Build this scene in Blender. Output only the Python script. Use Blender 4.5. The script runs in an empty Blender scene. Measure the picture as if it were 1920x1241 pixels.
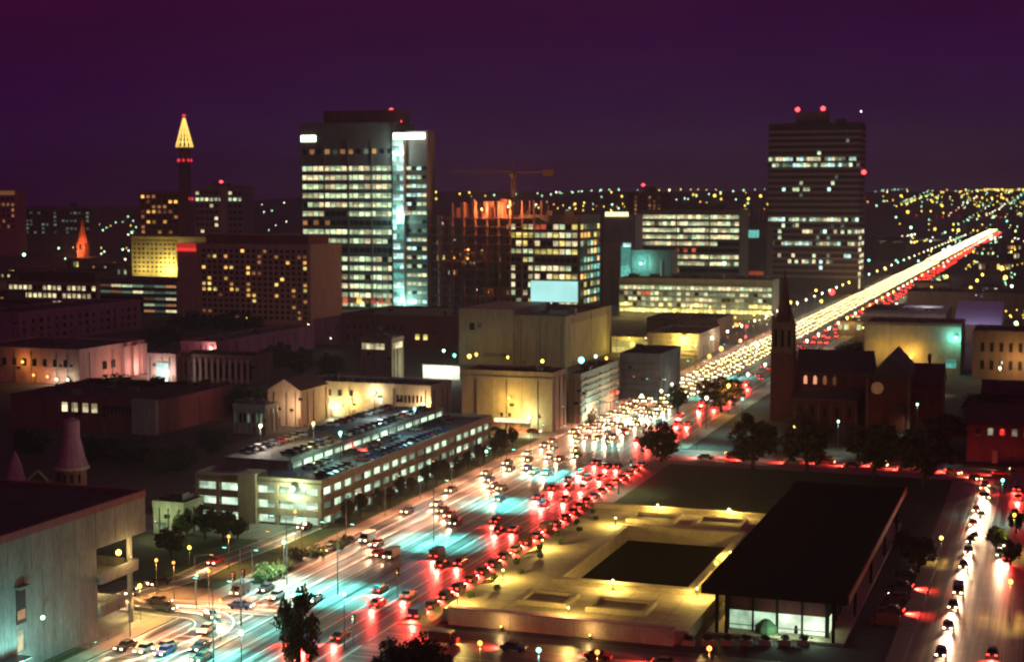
import bpy, math, random
from mathutils import Vector, Matrix
random.seed(7)
R = random.random
SC = bpy.context.scene
COL = SC.collection
# ------------------------------------------------------------------ camera, sky, fill sun, exposure
FPX, CAMH = 2900.0, 72.0
PITCH = math.atan(250.5 / FPX)
cam_d = bpy.data.cameras.new('camera'); cam = bpy.data.objects.new('camera', cam_d); COL.objects.link(cam)
cam_d.sensor_width = 36; cam_d.lens = 36 * FPX / 1920
cam.location = (0, 0, CAMH); cam.rotation_euler = (math.pi / 2 - PITCH, 0, 0)
cam_d.clip_start = 1; cam_d.clip_end = 30000
cam_d.dof.use_dof = True; cam_d.dof.focus_distance = 70; cam_d.dof.aperture_fstop = 0.54
SC.camera = cam
SC.cycles.use_denoising = True
SC.cycles.sample_clamp_indirect = 4
SC.cycles.max_bounces = 4; SC.cycles.diffuse_bounces = 2; SC.cycles.glossy_bounces = 2; SC.cycles.transmission_bounces = 2
SC.cycles.caustics_reflective = False; SC.cycles.caustics_refractive = False
SC.cycles.use_light_tree = True
SC.view_settings.view_transform = 'Standard'; SC.view_settings.look = 'None'
SC.view_settings.exposure = 0; SC.view_settings.gamma = 1

W = bpy.data.worlds.new('World'); SC.world = W; W.use_nodes = True
nt = W.node_tree; nt.nodes.clear()
def wn(t): return nt.nodes.new(t)
tc = wn('ShaderNodeTexCoord'); sep = wn('ShaderNodeSeparateXYZ'); nt.links.new(tc.outputs['Generated'], sep.inputs[0])
def ramp(stops, src):
    r = wn('ShaderNodeValToRGB'); e = r.color_ramp.elements
    while len(e) < len(stops): e.new(0.5)
    for el, (p, c) in zip(e, stops): el.position = p; el.color = (*c, 1)
    nt.links.new(src, r.inputs[0]); return r
mz = wn('ShaderNodeMath'); mz.operation = 'MULTIPLY'; mz.inputs[1].default_value = 4.0; nt.links.new(sep.outputs[2], mz.inputs[0])
rl = ramp([(0.0, (.026, .004, .038)), (.12, (.025, .003, .038)), (.28, (.027, .001, .036)), (.42, (.032, .001, .028)), (.55, (.042, .001, .026)), (1, (.045, .001, .024))], mz.outputs[0])
rr = ramp([(0.0, (.044, .020, .046)), (.12, (.035, .014, .044)), (.24, (.028, .005, .040)), (.40, (.028, .002, .037)), (.55, (.028, .002, .028)), (1, (.045, .001, .024))], mz.outputs[0])
mx = wn('ShaderNodeMapRange'); mx.inputs[1].default_value = -.3; mx.inputs[2].default_value = .15; nt.links.new(sep.outputs[0], mx.inputs[0])
mix = wn('ShaderNodeMix'); mix.data_type = 'RGBA'
nt.links.new(mx.outputs[0], mix.inputs[0]); nt.links.new(rl.outputs[0], mix.inputs[6]); nt.links.new(rr.outputs[0], mix.inputs[7])
sky = wn('ShaderNodeTexSky'); sky.sky_type = 'NISHITA'; sky.sun_disc = False
sky.sun_elevation = math.radians(-4); sky.sun_rotation = math.radians(200)
cn = wn('ShaderNodeTexNoise'); cn.inputs['Scale'].default_value = 5; cn.inputs['Detail'].default_value = 5; cmap = wn('ShaderNodeMapping'); cmap.inputs['Scale'].default_value = (1, 1, 5); nt.links.new(tc.outputs['Generated'], cmap.inputs[0]); nt.links.new(cmap.outputs[0], cn.inputs['Vector'])
cr_ = wn('ShaderNodeMapRange'); cr_.inputs[1].default_value = .3; cr_.inputs[2].default_value = .7; cr_.inputs[3].default_value = .86; cr_.inputs[4].default_value = 1.14; nt.links.new(cn.outputs[0], cr_.inputs[0])
bg1 = wn('ShaderNodeBackground'); nt.links.new(cr_.outputs[0], bg1.inputs[1]); nt.links.new(mix.outputs[2], bg1.inputs[0])
bg2 = wn('ShaderNodeBackground'); bg2.inputs[1].default_value = 0.0015; nt.links.new(sky.outputs[0], bg2.inputs[0])
ad = wn('ShaderNodeAddShader'); nt.links.new(bg1.outputs[0], ad.inputs[0]); nt.links.new(bg2.outputs[0], ad.inputs[1])
wo = wn('ShaderNodeOutputWorld'); nt.links.new(ad.outputs[0], wo.inputs[0])

sd = bpy.data.lights.new('fill_sun', 'SUN'); sd.energy = 0.13; sd.angle = math.radians(10); sd.color = (1, .42, .50)  # pinkish fill sun added to lift the dark walls
sun = bpy.data.objects.new('fill_sun', sd); COL.objects.link(sun)
sun.rotation_euler = (math.radians(52), 0, math.radians(28))

# ------------------------------------------------------------------ town grid: u runs along the boulevard, v to its right
CP, SP = math.cos(PITCH), math.sin(PITCH)
A = math.atan2(1025 / FPX, CP + (250.5 / FPX) * SP); SA, CA = math.sin(A), math.cos(A)
def ray(px, py):
    dx = (px - 960) / FPX; dy = -(py - 620.5) / FPX
    return (dx, CP + dy * SP, -SP + dy * CP)
def xy(u, v): return (u * SA + v * CA, u * CA - v * SA)
def ground(px, py, z=0.0):
    r = ray(px, py); t = (z - CAMH) / r[2]; x, y = r[0] * t, r[1] * t
    return (x * SA + y * CA, x * CA - y * SA)
def on_u(px, py, u0):
    r = ray(px, py); t = u0 / (r[0] * SA + r[1] * CA)
    return ((r[0] * CA - r[1] * SA) * t, CAMH + r[2] * t)
def on_v(px, py, v0):
    r = ray(px, py); t = v0 / (r[0] * CA - r[1] * SA)
    return ((r[0] * SA + r[1] * CA) * t, CAMH + r[2] * t)
def smooth(a, b, x):
    t = min(1, max(0, (x - a) / (b - a))); return t * t * (3 - 2 * t)
def terrain(x, y):
    base = 92 * smooth(3400, 5600, y) + 4 * smooth(3000, 5000, y) * math.sin(x / 640 + 1.3) * math.sin(y / 900)
    base -= 52 * smooth(-300, -1400, x) * smooth(2000, 5600, y)
    return base - 0.0
def at_terrain(px, py, hgt=8.0):
    r = ray(px, py); t = 300.0
    while t < 9000:
        x, y, z = r[0] * t, r[1] * t, CAMH + r[2] * t
        if z < terrain(x, y) + hgt: return (x, y)
        t *= 1.006
    return None

# ------------------------------------------------------------------ materials
MATS = {}
def nodes_of(name):
    m = bpy.data.materials.new(name); m.use_nodes = True
    n = m.node_tree; return m, n, n.nodes['Principled BSDF'], n.nodes['Material Output']
def wall(name, c, rough=.85, var=.35, scale=.5, streak=True, metal=0.0, bump=.15):
    if name in MATS: return MATS[name]
    m, n, b, o = nodes_of(name)
    g = n.nodes.new('ShaderNodeNewGeometry')
    mp = n.nodes.new('ShaderNodeMapping'); mp.inputs['Scale'].default_value = (1, 1, .22 if streak else 1)
    n.links.new(g.outputs['Position'], mp.inputs[0])
    a1 = n.nodes.new('ShaderNodeTexNoise'); a1.inputs['Scale'].default_value = scale; a1.inputs['Detail'].default_value = 5
    a2 = n.nodes.new('ShaderNodeTexNoise'); a2.inputs['Scale'].default_value = scale * 7; a2.inputs['Detail'].default_value = 3
    for q in (a1, a2): n.links.new(mp.outputs[0], q.inputs['Vector'])
    ad = n.nodes.new('ShaderNodeMath'); ad.operation = 'ADD'; n.links.new(a1.outputs[0], ad.inputs[0]); n.links.new(a2.outputs[0], ad.inputs[1])
    mr = n.nodes.new('ShaderNodeMapRange'); mr.inputs[1].default_value = .6; mr.inputs[2].default_value = 1.4
    mr.inputs[3].default_value = 1 - var; mr.inputs[4].default_value = 1 + var; n.links.new(ad.outputs[0], mr.inputs[0])
    mu = n.nodes.new('ShaderNodeVectorMath'); mu.operation = 'SCALE'; mu.inputs[0].default_value = c
    n.links.new(mr.outputs[0], mu.inputs['Scale']); n.links.new(mu.outputs[0], b.inputs['Base Color'])
    b.inputs['Roughness'].default_value = rough; b.inputs['Metallic'].default_value = metal
    if bump:
        bp = n.nodes.new('ShaderNodeBump'); bp.inputs['Strength'].default_value = bump; n.links.new(a2.outputs[0], bp.inputs['Height']); n.links.new(bp.outputs[0], b.inputs['Normal'])
    MATS[name] = m; return m
def emit(name, c, s, lo=.45, hi=1.3, tex=0.0, scale=.7):
    if name in MATS: return MATS[name]
    m, n, b, o = nodes_of(name)
    b.inputs['Base Color'].default_value = (.05, .05, .05, 1); b.inputs['Roughness'].default_value = .3
    b.inputs['Emission Color'].default_value = (*c, 1)
    oi = n.nodes.new('ShaderNodeObjectInfo')
    mr = n.nodes.new('ShaderNodeMapRange'); mr.inputs[3].default_value = s * lo; mr.inputs[4].default_value = s * hi
    n.links.new(oi.outputs['Random'], mr.inputs[0]); out = mr.outputs[0]
    if tex:
        g = n.nodes.new('ShaderNodeNewGeometry'); t = n.nodes.new('ShaderNodeTexNoise'); t.inputs['Scale'].default_value = scale; t.inputs['Detail'].default_value = 3
        n.links.new(g.outputs['Position'], t.inputs['Vector'])
        m2 = n.nodes.new('ShaderNodeMapRange'); m2.inputs[1].default_value = .35; m2.inputs[2].default_value = .65; m2.inputs[3].default_value = 1 - tex; m2.inputs[4].default_value = 1 + tex * .6
        n.links.new(t.outputs[0], m2.inputs[0])
        gz = n.nodes.new('ShaderNodeTexCoord'); gs = n.nodes.new('ShaderNodeSeparateXYZ'); n.links.new(gz.outputs['Generated'], gs.inputs[0])
        th = n.nodes.new('ShaderNodeMath'); th.operation = 'MULTIPLY_ADD'; th.inputs[1].default_value = 13.7; th.inputs[2].default_value = .3; n.links.new(oi.outputs['Random'], th.inputs[0])
        fr = n.nodes.new('ShaderNodeMath'); fr.operation = 'FRACT'; n.links.new(th.outputs[0], fr.inputs[0])
        cmpn = n.nodes.new('ShaderNodeMath'); cmpn.operation = 'SUBTRACT'; n.links.new(gs.outputs[2], cmpn.inputs[0]); n.links.new(fr.outputs[0], cmpn.inputs[1])
        bl = n.nodes.new('ShaderNodeMapRange'); bl.inputs[1].default_value = .28; bl.inputs[2].default_value = .36; bl.inputs[3].default_value = 1.12; bl.inputs[4].default_value = .55; n.links.new(cmpn.outputs[0], bl.inputs[0])
        m5 = n.nodes.new('ShaderNodeMath'); m5.operation = 'MULTIPLY'; n.links.new(out, m5.inputs[0]); n.links.new(bl.outputs[0], m5.inputs[1]); out = m5.outputs[0]
        mm = n.nodes.new('ShaderNodeMath'); mm.operation = 'MULTIPLY'; n.links.new(out, mm.inputs[0]); n.links.new(m2.outputs[0], mm.inputs[1]); out = mm.outputs[0]
    n.links.new(out, b.inputs['Emission Strength'])
    m.cycles.emission_sampling = 'NONE'
    MATS[name] = m; return m
def plain(name, c, rough=.5, metal=0.0):
    if name in MATS: return MATS[name]
    m, n, b, o = nodes_of(name)
    b.inputs['Base Color'].default_value = (*c, 1); b.inputs['Roughness'].default_value = rough; b.inputs['Metallic'].default_value = metal
    MATS[name] = m; return m

CONC = wall('concrete', (.34, .29, .25)); CONCD = wall('dark_concrete', (.16, .13, .12)); CONCP = wall('pale_concrete', (.42, .40, .36))
BEIGE = wall('beige_plaster', (.42, .33, .23)); CREAM = wall('cream_plaster', (.50, .40, .28)); BRICK = wall('red_brick', (.25, .085, .06)); BROWN = wall('brown_brick', (.20, .12, .085))
MAROON = wall('maroon_render', (.20, .05, .07)); PURPLE = wall('mauve_render', (.36, .15, .26)); PINK = wall('pink_plaster', (.46, .27, .24)); GREYG = wall('grey_green_concrete', (.30, .31, .26))
ROOFD = wall('dark_roof_felt', (.05, .038, .04), .9, .5, .15, False); ROOFB = wall('brown_roof_felt', (.11, .065, .05), .9, .4, .15, False); ROOFT = wall('dark_tiles', (.07, .045, .045), .7, .4, .6)
METAL = plain('painted_steel', (.12, .12, .12), .45, .6); BLACKM = wall('black_steel', (.012, .011, .012), .9, .3, .5, True, 0, 0); BLACKM.node_tree.nodes['Principled BSDF'].inputs['Specular IOR Level'].default_value = .08; STONE = wall('warm_stone', (.46, .37, .25), .8, .3, .4, False); GLASSD = plain('dark_glass', (.015, .015, .018), .12)
PAVE = wall('paving', (.24, .20, .16), .8, .3, .4, False); KERB = wall('kerb_stone', (.36, .34, .31), .8, .25, .8, False)
GRASS = wall('lawn', (.03, .055, .014), .95, .5, .35, False); EARTH = wall('city_ground', (.06, .05, .045), .95, .5, .02, False); DIRT = wall('bare_earth', (.20, .12, .06), .95, .6, .12, False)
REDP = plain('red_lit_fascia', (.30, .05, .035), .4); WHITEP = plain('white_road_paint', (.62, .60, .55), .6)
W_GREEN = emit('window_green_white', (.80, 1, .58), 1.0, .35, 1.35, .35); W_CREAM = emit('window_cream', (1, .86, .48), 1.05, .35, 1.4, .35)
W_AMBER = emit('window_amber', (1, .52, .12), 1.1, .15, 1.8, .2); W_YEL = emit('window_yellow', (1, .82, .22), 1.0, .5, 1.3, .3)
W_TEAL = emit('window_teal', (.22, .85, .70), .55, .5, 1.2, .4); W_CYAN = emit('window_cyan_white', (.62, 1, .92), 1.3, .6, 1.3, .3)
W_RED = emit('window_red', (1, .16, .07), .6, .4, 1.2, .3); W_DIMG = emit('window_dim_green', (.5, .75, .5), .28, .2, 1.3, .4); W_DIMO = emit('window_dim_orange', (1, .42, .16), .35, .15, 1.4, .3)
RED_L = emit('red_beacon', (1, .06, .07), 5, 1, 1); RED_S = emit('red_sign', (1, .05, .04), .9, 1, 1, .1); SCREEN = emit('billboard_face', (.48, .95, .90), .92, 1, 1, .12, .08)
L_YEL = emit('sodium_globe', (1, .70, .10), 4.5, .6, 1.3); L_GRN = emit('mercury_globe', (.50, 1, .60), 4.5, .6, 1.3); L_WHT = emit('white_globe', (1, .88, .60), 5, .6, 1.3); L_TEAL = emit('teal_globe', (.25, 1, .80), 4, .6, 1.3); L_ORG = emit('orange_globe', (1, .38, .07), 4, .6, 1.3); L_RED = emit('red_globe', (1, .05, .04), 3, .6, 1.3)
H_LAMP = emit('headlight_glow', (1, .68, .36), 14, .7, 1.3); H_FAR = emit('far_headlight_glow', (1, .76, .36), 9, .7, 1.3); T_LAMP = emit('tail_light_glow', (1, .04, .025), 9, .7, 1.3)

# asphalt whose wheel-track streaks are exaggerated to stand in for light trails
def asphalt(name, ang, c=(.075, .07, .066)):
    m, n, b, o = nodes_of(name)
    g = n.nodes.new('ShaderNodeNewGeometry'); mp = n.nodes.new('ShaderNodeVectorRotate'); mp.rotation_type = 'Z_AXIS'; mp.inputs['Angle'].default_value = ang
    n.links.new(g.outputs['Position'], mp.inputs[0])
    sc_ = n.nodes.new('ShaderNodeMapping'); sc_.inputs['Scale'].default_value = (1, .012, 1); n.links.new(mp.outputs[0], sc_.inputs[0])
    a1 = n.nodes.new('ShaderNodeTexNoise'); a1.inputs['Scale'].default_value = 1.0; a1.inputs['Detail'].default_value = 3; n.links.new(sc_.outputs[0], a1.inputs['Vector'])
    a2 = n.nodes.new('ShaderNodeTexNoise'); a2.inputs['Scale'].default_value = .25; a2.inputs['Detail'].default_value = 6; n.links.new(g.outputs['Position'], a2.inputs['Vector'])
    mr = n.nodes.new('ShaderNodeMapRange'); mr.inputs[1].default_value = .38; mr.inputs[2].default_value = .64; mr.inputs[3].default_value = .12; mr.inputs[4].default_value = 2.8; n.links.new(a1.outputs[0], mr.inputs[0])
    m3 = n.nodes.new('ShaderNodeMapRange'); m3.inputs[1].default_value = .3; m3.inputs[2].default_value = .7; m3.inputs[3].default_value = .7; m3.inputs[4].default_value = 1.3; n.links.new(a2.outputs[0], m3.inputs[0])
    mm = n.nodes.new('ShaderNodeMath'); mm.operation = 'MULTIPLY'; n.links.new(mr.outputs[0], mm.inputs[0]); n.links.new(m3.outputs[0], mm.inputs[1])
    mu = n.nodes.new('ShaderNodeVectorMath'); mu.operation = 'SCALE'; mu.inputs[0].default_value = c; n.links.new(mm.outputs[0], mu.inputs['Scale']); n.links.new(mu.outputs[0], b.inputs['Base Color'])
    b.inputs['Roughness'].default_value = .42; MATS[name] = m; return m
ROAD = asphalt('boulevard_asphalt', A); ROADX = asphalt('street_asphalt', A + math.pi / 2)

# ------------------------------------------------------------------ mesh helpers
class MB:
    def __init__(s): s.v = []; s.f = []; s.m = []
    def face(s, pts, mi=0):
        k = len(s.v); s.v += [tuple(p) for p in pts]; s.f.append(tuple(range(k, k + len(pts)))); s.m.append(mi)
    def box(s, x0, x1, y0, y1, z0, z1, mi=0):
        k = len(s.v)
        s.v += [(x0, y0, z0), (x1, y0, z0), (x1, y1, z0), (x0, y1, z0), (x0, y0, z1), (x1, y0, z1), (x1, y1, z1), (x0, y1, z1)]
        for q in ((3, 2, 1, 0), (4, 5, 6, 7), (0, 1, 5, 4), (1, 2, 6, 5), (2, 3, 7, 6), (3, 0, 4, 7)): s.f.append(tuple(k + i for i in q)); s.m.append(mi)
    def prism(s, poly, z0, z1, mi=0):
        k = len(s.v); n = len(poly)
        s.v += [(p[0], p[1], z0) for p in poly] + [(p[0], p[1], z1) for p in poly]
        s.f.append(tuple(k + n + i for i in range(n))); s.m.append(mi); s.f.append(tuple(k + n - 1 - i for i in range(n))); s.m.append(mi)
        for i in range(n): j = (i + 1) % n; s.f.append((k + i, k + j, k + n + j, k + n + i)); s.m.append(mi)
    def lathe(s, prof, n=12, cx=0, cy=0, mi=0):
        k = len(s.v)
        for (r, z) in prof:
            for i in range(n): t = 2 * math.pi * i / n; s.v.append((cx + r * math.cos(t), cy + r * math.sin(t), z))
        for j in range(len(prof) - 1):
            for i in range(n): q = (i + 1) % n; s.f.append((k + j * n + i, k + j * n + q, k + (j + 1) * n + q, k + (j + 1) * n + i)); s.m.append(mi)
        s.f.append(tuple(k + (len(prof) - 1) * n + i for i in range(n))); s.m.append(mi)
        s.f.append(tuple(k + n - 1 - i for i in range(n))); s.m.append(mi)
    def tube(s, p, q, r0, r1=None, n=6, mi=0):
        p, q = Vector(p), Vector(q); r1 = r0 if r1 is None else r1; d = (q - p).normalized()
        a = d.orthogonal().normalized(); b = d.cross(a); k = len(s.v)
        for (c, r) in ((p, r0), (q, r1)):
            for i in range(n): t = 2 * math.pi * i / n; s.v.append(tuple(c + a * r * math.cos(t) + b * r * math.sin(t)))
        for i in range(n): j = (i + 1) % n; s.f.append((k + i, k + j, k + n + j, k + n + i)); s.m.append(mi)
        s.f.append(tuple(k + n - 1 - i for i in range(n))); s.m.append(mi); s.f.append(tuple(k + n + i for i in range(n))); s.m.append(mi)
    def mesh(s, name, mats):
        me = bpy.data.meshes.new(name); me.from_pydata(s.v, [], s.f)
        for m in (mats if isinstance(mats, (list, tuple)) else [mats]): me.materials.append(m)
        if any(s.m): me.polygons.foreach_set('material_index', s.m)
        me.update(); return me
    def build(s, name, mats, parent=None, loc=(0, 0, 0), rz=0):
        return link(name, s.mesh(name, mats), parent, loc, rz)
def link(name, me, parent=None, loc=(0, 0, 0), rz=0, scale=None):
    o = bpy.data.objects.new(name, me); COL.objects.link(o)
    if parent: o.parent = parent
    o.location = loc
    if rz: o.rotation_euler = (0, 0, rz)
    if scale: o.scale = scale
    return o
def tag(o, label=None, cat=None, group=None, kind=None):
    if label: o['label'] = label
    if cat: o['category'] = cat
    if group: o['group'] = group
    if kind: o['kind'] = kind
    return o
def empty(name, loc, rz=0, label=None, cat=None, group=None):
    o = bpy.data.objects.new(name, None); COL.objects.link(o); o.location = loc; o.rotation_euler = (0, 0, rz); o.empty_display_size = 1
    return tag(o, label, cat, group)
UNIT = {}
def unit(mat):
    if mat.name not in UNIT:
        b = MB(); b.box(0, 1, 0, 1, 0, 1); UNIT[mat.name] = b.mesh('block_' + mat.name, mat)
    return UNIT[mat.name]
def piece(name, mat, parent, x0, x1, y0, y1, z0, z1):
    return link(name, unit(mat), parent, (x0, y0, z0), 0, (x1 - x0, y1 - y0, z1 - z0))
def point(parent, loc, c, e, r=.3, fix=True):
    if fix and parent and e >= 300: piece('flood_or_added_housing', METAL, parent, loc[0] - .2, loc[0] + .2, loc[1] - .2, loc[1] + .2, loc[2] - 1.0, loc[2] - .7)  # housing box added under wash lights that have no lamp
    l = bpy.data.lights.new('bulb_or_wash_light', 'POINT'); l.color = c; l.energy = e; l.shadow_soft_size = r
    o = bpy.data.objects.new('bulb_or_wash_light', l); COL.objects.link(o); o.location = loc
    if parent: o.parent = parent
    return o
def sub(child, part):
    child.parent = part; child.matrix_parent_inverse = part.matrix_basis.inverted(); return child
# ------------------------------------------------------------------ ground, streets, lawns
def structure(name, b, mat): return tag(b.build(name, mat), kind='structure')
def quv(b, u0, u1, v0, v1, z): b.face([(*xy(u0, v0), z), (*xy(u0, v1), z), (*xy(u1, v1), z), (*xy(u1, v0), z)][::-1] if False else [(*xy(u0, v0), z), (*xy(u0, v1), z), (*xy(u1, v1), z), (*xy(u1, v0), z)])
g = MB(); NX, NY = 60, 90
xs = [-3600 + 7200 * i / NX for i in range(NX + 1)]; ys = [-300 + 400 * j if j < 5 else 1700 + (j - 5) * 100 for j in range(NY)]
for yy in ys:
    for xx in xs: g.v.append((xx, yy, terrain(xx, yy) if yy < 6000 else terrain(xx, 6000) - (yy - 6000) * .02))
for j in range(NY - 1):
    for i in range(NX): k = j * (NX + 1) + i; g.f.append((k, k + 1, k + NX + 2, k + NX + 1)); g.m.append(0)
structure('ground', g, EARTH)

VL, VR = -141.0, -103.6            # kerbs of the boulevard
b = MB(); uu = 120
while uu < 3560:
    u1 = uu + (80 if uu < 1500 else 50)
    p = [(*xy(uu, VL), 0), (*xy(uu, VR), 0), (*xy(u1, VR), 0), (*xy(u1, VL), 0)]
    b.face([(q[0], q[1], terrain(q[0], q[1]) + (.02 if uu < 1800 else 1.2)) for q in p]); uu = u1
structure('boulevard', b, ROAD)
b = MB()
for v in (-140.6, -104.1): quv(b, 130, 1500, v - .14, v + .14, .04)
for v in (-136.9, -133.2, -129.4, -125.7, -117.6, -113.9, -110.3, -107.2): quv(b, 160, 404, v - .15, v + .15, .041)  # lane lines drawn wide and solid to read as light trails
for v in (-121.9, -121.4): quv(b, 130, 1500, v - .08, v + .08, .04)
for v in (-136.9, -133.2, -129.4, -125.7, -117.6, -113.9, -110.3, -107.2):
    uu = 130
    while uu < 160: quv(b, uu, uu + 4.5, v - .08, v + .08, .04); uu += 9
    quv(b, 458, 1500, v - .16, v + .16, .041)  # widened solid lines imitate light trails past the crossing
for v0, v1 in ((-140, -122.4), (-121, -104.4)):      # zebra bars at the crossing
    v = v0
    while v < v1: quv(b, 404.5, 408, v, v + .55, .04); v += 1.15
structure('markings_and_streaks', b, WHITEP)
b = MB(); quv(b, 410.5, 431, VR, 160, .025); quv(b, 436, 456, -330, VL, .025)
structure('cross_street', b, ROADX)
b = MB(); quv(b, 120, 410.5, -20.5, -3.2, .03); structure('side_street', b, asphalt('side_asphalt', A, (.12, .09, .075)))
b = MB(); quv(b, 214, 236, VR, -20.5, .028); structure('front_street', b, ROADX)
# kerbed pavements
def pavement(u0, u1, v0, v1, mat=None, name='pavement', h=.14):
    q = MB(); q.prism([xy(u0, v0), xy(u0, v1), xy(u1, v1), xy(u1, v0)][::-1], 0, h); 
    o = structure(name, q, mat or PAVE); return o
pavement(120, 436, VL - 3.2, VL - .02); pavement(456, 1500, VL - 5, VL - .02); pavement(431, 1500, VR + .02, VR + 5)
pavement(236, 411, -103.58, -97.2); pavement(120, 214, VR + .02, -97)
pavement(405, 410.4, -97.1, -24); pavement(237, 405, -23.4, -20.6); pavement(120, 411, -3.1, 2, DIRT)
# strip of lawn beside the car park, lawn behind the gallery
pavement(275, 428, -149.5, VL - 3.3, GRASS, 'grass_strip', .2)
pavement(333, 404.9, -97.1, -23.5, GRASS, 'lawn', .2)
pavement(200, 410, 2.1, 60, DIRT, 'bare_ground', .16)
# curved drive (left) and its grass islands
def ribbon(pts, w, z, mat, name):
    q = MB(); P = []
    for i in range(len(pts)):
        a = Vector(pts[max(0, i - 1)]); c = Vector(pts[min(len(pts) - 1, i + 1)]); d = (c - a).normalized(); nrm = Vector((-d.y, d.x)); p = Vector(pts[i])
        P.append((p + nrm * w / 2, p - nrm * w / 2))
    for i in range(len(P) - 1): q.face([(*P[i][0], z), (*P[i + 1][0], z), (*P[i + 1][1], z), (*P[i][1], z)][::-1])
    return structure(name, q, mat)
def spline(pts, n=10):
    out = []
    for i in range(len(pts) - 1):
        p0, p1, p2, p3 = [Vector(pts[max(0, min(len(pts) - 1, i + k))]) for k in (-1, 0, 1, 2)]
        for k in range(n):
            t = k / n; out.append(tuple(.5 * (2 * p1 + (p2 - p0) * t + (2 * p0 - 5 * p1 + 4 * p2 - p3) * t * t + (3 * p1 - p0 - 3 * p2 + p3) * t ** 3)))
    return out + [tuple(pts[-1])]
def gpx(px, py, z=0): return xy(*ground(px, py, z))
DRIVE = spline([gpx(*q) for q in ((592, 984), (500, 1022), (420, 1052), (350, 1084), (280, 1104), (248, 1120), (300, 1133), (400, 1138), (520, 1147))])
DRIVE2 = spline([gpx(*q) for q in ((225, 1131), (310, 1145), (375, 1152), (402, 1166), (388, 1186), (330, 1212), (220, 1248))])
ribbon(DRIVE, 7.0, .16, ROADX, 'drive'); ribbon(DRIVE2, 7.5, .165, ROADX, 'lower_drive')
CURVE = spline([xy(420, -95), xy(420, -60), xy(419.5, -40), xy(416, -26), xy(407, -17.5), xy(392, -14.5), xy(360, -14.5), xy(330, -15)])
def offset(pts, d):
    out = []
    for i in range(len(pts)):
        a = Vector(pts[max(0, i - 1)]); c = Vector(pts[min(len(pts) - 1, i + 1)]); e = (c - a).normalized(); out.append((pts[i][0] - e.y * d, pts[i][1] + e.x * d))
    return out
for pts_, z_, ds in ((DRIVE, .19, (-3, -.15, .2, 3)), (DRIVE2, .195, (-3.2, -.15, .2, 3.2)), (CURVE, .05, (-2.6, 2.6, 0))):
    for d_ in ds: ribbon(offset(pts_, d_), .26, z_, WHITEP, 'markings_and_streaks')  # pale lines added along the bends in place of curved light trails
pavement(246, 285, -170, VL - 3.3, GRASS, 'grass_island', .1); pavement(150, 206, -147, VL - 3.3, GRASS, 'grass_verge', .1)
pavement(206, 246, -165, VL - .0 - .03, wall('drive_apron', (.13, .12, .11), .7, .4, .2, False), 'drive_apron', .08)
pavement(285, 300, -200, -149.6, wall('car_park_forecourt', (.17, .17, .16), .7, .4, .2, False), 'forecourt', .09)
pavement(170, 213, -96.9, -20.6, wall('near_pavement', (.12, .12, .11), .8, .4, .3, False), 'near_pavement', .14)

# ------------------------------------------------------------------ building generator
class Bld: pass
def sub_vent(r, m, *a): return sub(piece('roof_vent', m, r.root, *a), r.roof)
def bld(name, label, cat, xc, yb, yt, xl, xr, mat, roof=None, group=None, u0=None, depth=None, parapet=True, dmax=90, zb=0.0, vents=0):
    r = Bld()
    u, v = ground(xc, yb)
    if u0: u = u0; v = on_u(xc, yb, u0)[0]
    r.u, r.v = u, v; r.h = on_u(xc, yt, u)[1]; r.w = max(2, v - on_u(xl, yb, u)[0])
    r.d = depth or (min(dmax, on_v(xr, yb, v)[0] - u) if xr > xc else 25)
    x, y = xy(u, v); r.root = empty(name, (x, y, terrain(x, y)), -A, label, cat, group)
    piece('wall', mat, r.root, -r.w, 0, 0, r.d, 0, r.h)
    r.roof = piece('roof', roof or ROOFD, r.root, -r.w + .3, -.3, .3, r.d - .3, r.h, r.h + .12)
    if parapet:
        q = MB(); t = .35; z0, z1 = r.h - .5, r.h + .9
        q.box(-r.w - .12, .12, -.12, t, z0, z1); q.box(-r.w - .12, .12, r.d - t, r.d + .12, z0, z1); q.box(-r.w - .12, -r.w + t, t, r.d - t, z0, z1); q.box(-t, .12, t, r.d - t, z0, z1)
        q.build('parapet', mat, r.root)
    for i in range(vents):
        s = 1 + 2 * R(); px_ = -r.w * (.1 + .8 * R()); py_ = r.d * (.1 + .7 * R())
        sub_vent(r, METAL if i % 2 else CONCD, px_ - s, px_, py_, py_ + s, r.h + .12, r.h + .8 + 1.4 * R())
    return r
def fb(r, face, name, mat, s0, s1, z0, z1, o0, o1):
    if face == 'front': return piece(name, mat, r.root, s0 - r.w, s1 - r.w, -o1, -o0, z0, z1)
    return piece(name, mat, r.root, o0, o1, s0, s1, z0, z1)
def facade(r, face, s0, s1, z0, z1, nf, nb, lit, wf=.8, hf=.55, band=None, pier=None, dark=GLASSD, show_dark=True, win='window', proud=.3):
    """lit(f, b) -> material or None; f counts from the top floor. Bands and piers stand proud of the panes."""
    fh = (z1 - z0) / nf; bw = (s1 - s0) / nb
    if band:
        for f in range(nf + 1):
            hh = fh * (1 - hf); zc = z1 - f * fh
            fb(r, face, 'spandrel', band, s0 - .05, s1 + .05, max(z0 - hh / 2, zc - hh / 2), min(z1 + hh / 2, zc + hh / 2), 0, proud)
    if pier:
        for k in range(nb + 1):
            ww = bw * (1 - wf); c = s0 + k * bw
            fb(r, face, 'pier', pier, c - ww / 2, c + ww / 2, z0 - .1, z1 + .1, 0, proud + .1)
    for f in range(nf):
        for k in range(nb):
            m = lit(f, k)
            if m is None:
                if not show_dark: continue
                m = dark
            c = s0 + (k + .5) * bw; zc = z1 - (f + .5) * fh
            fb(r, face, win, m, c - bw * wf / 2, c + bw * wf / 2, zc - fh * hf / 2, zc + fh * hf / 2, 0, .06)
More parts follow.
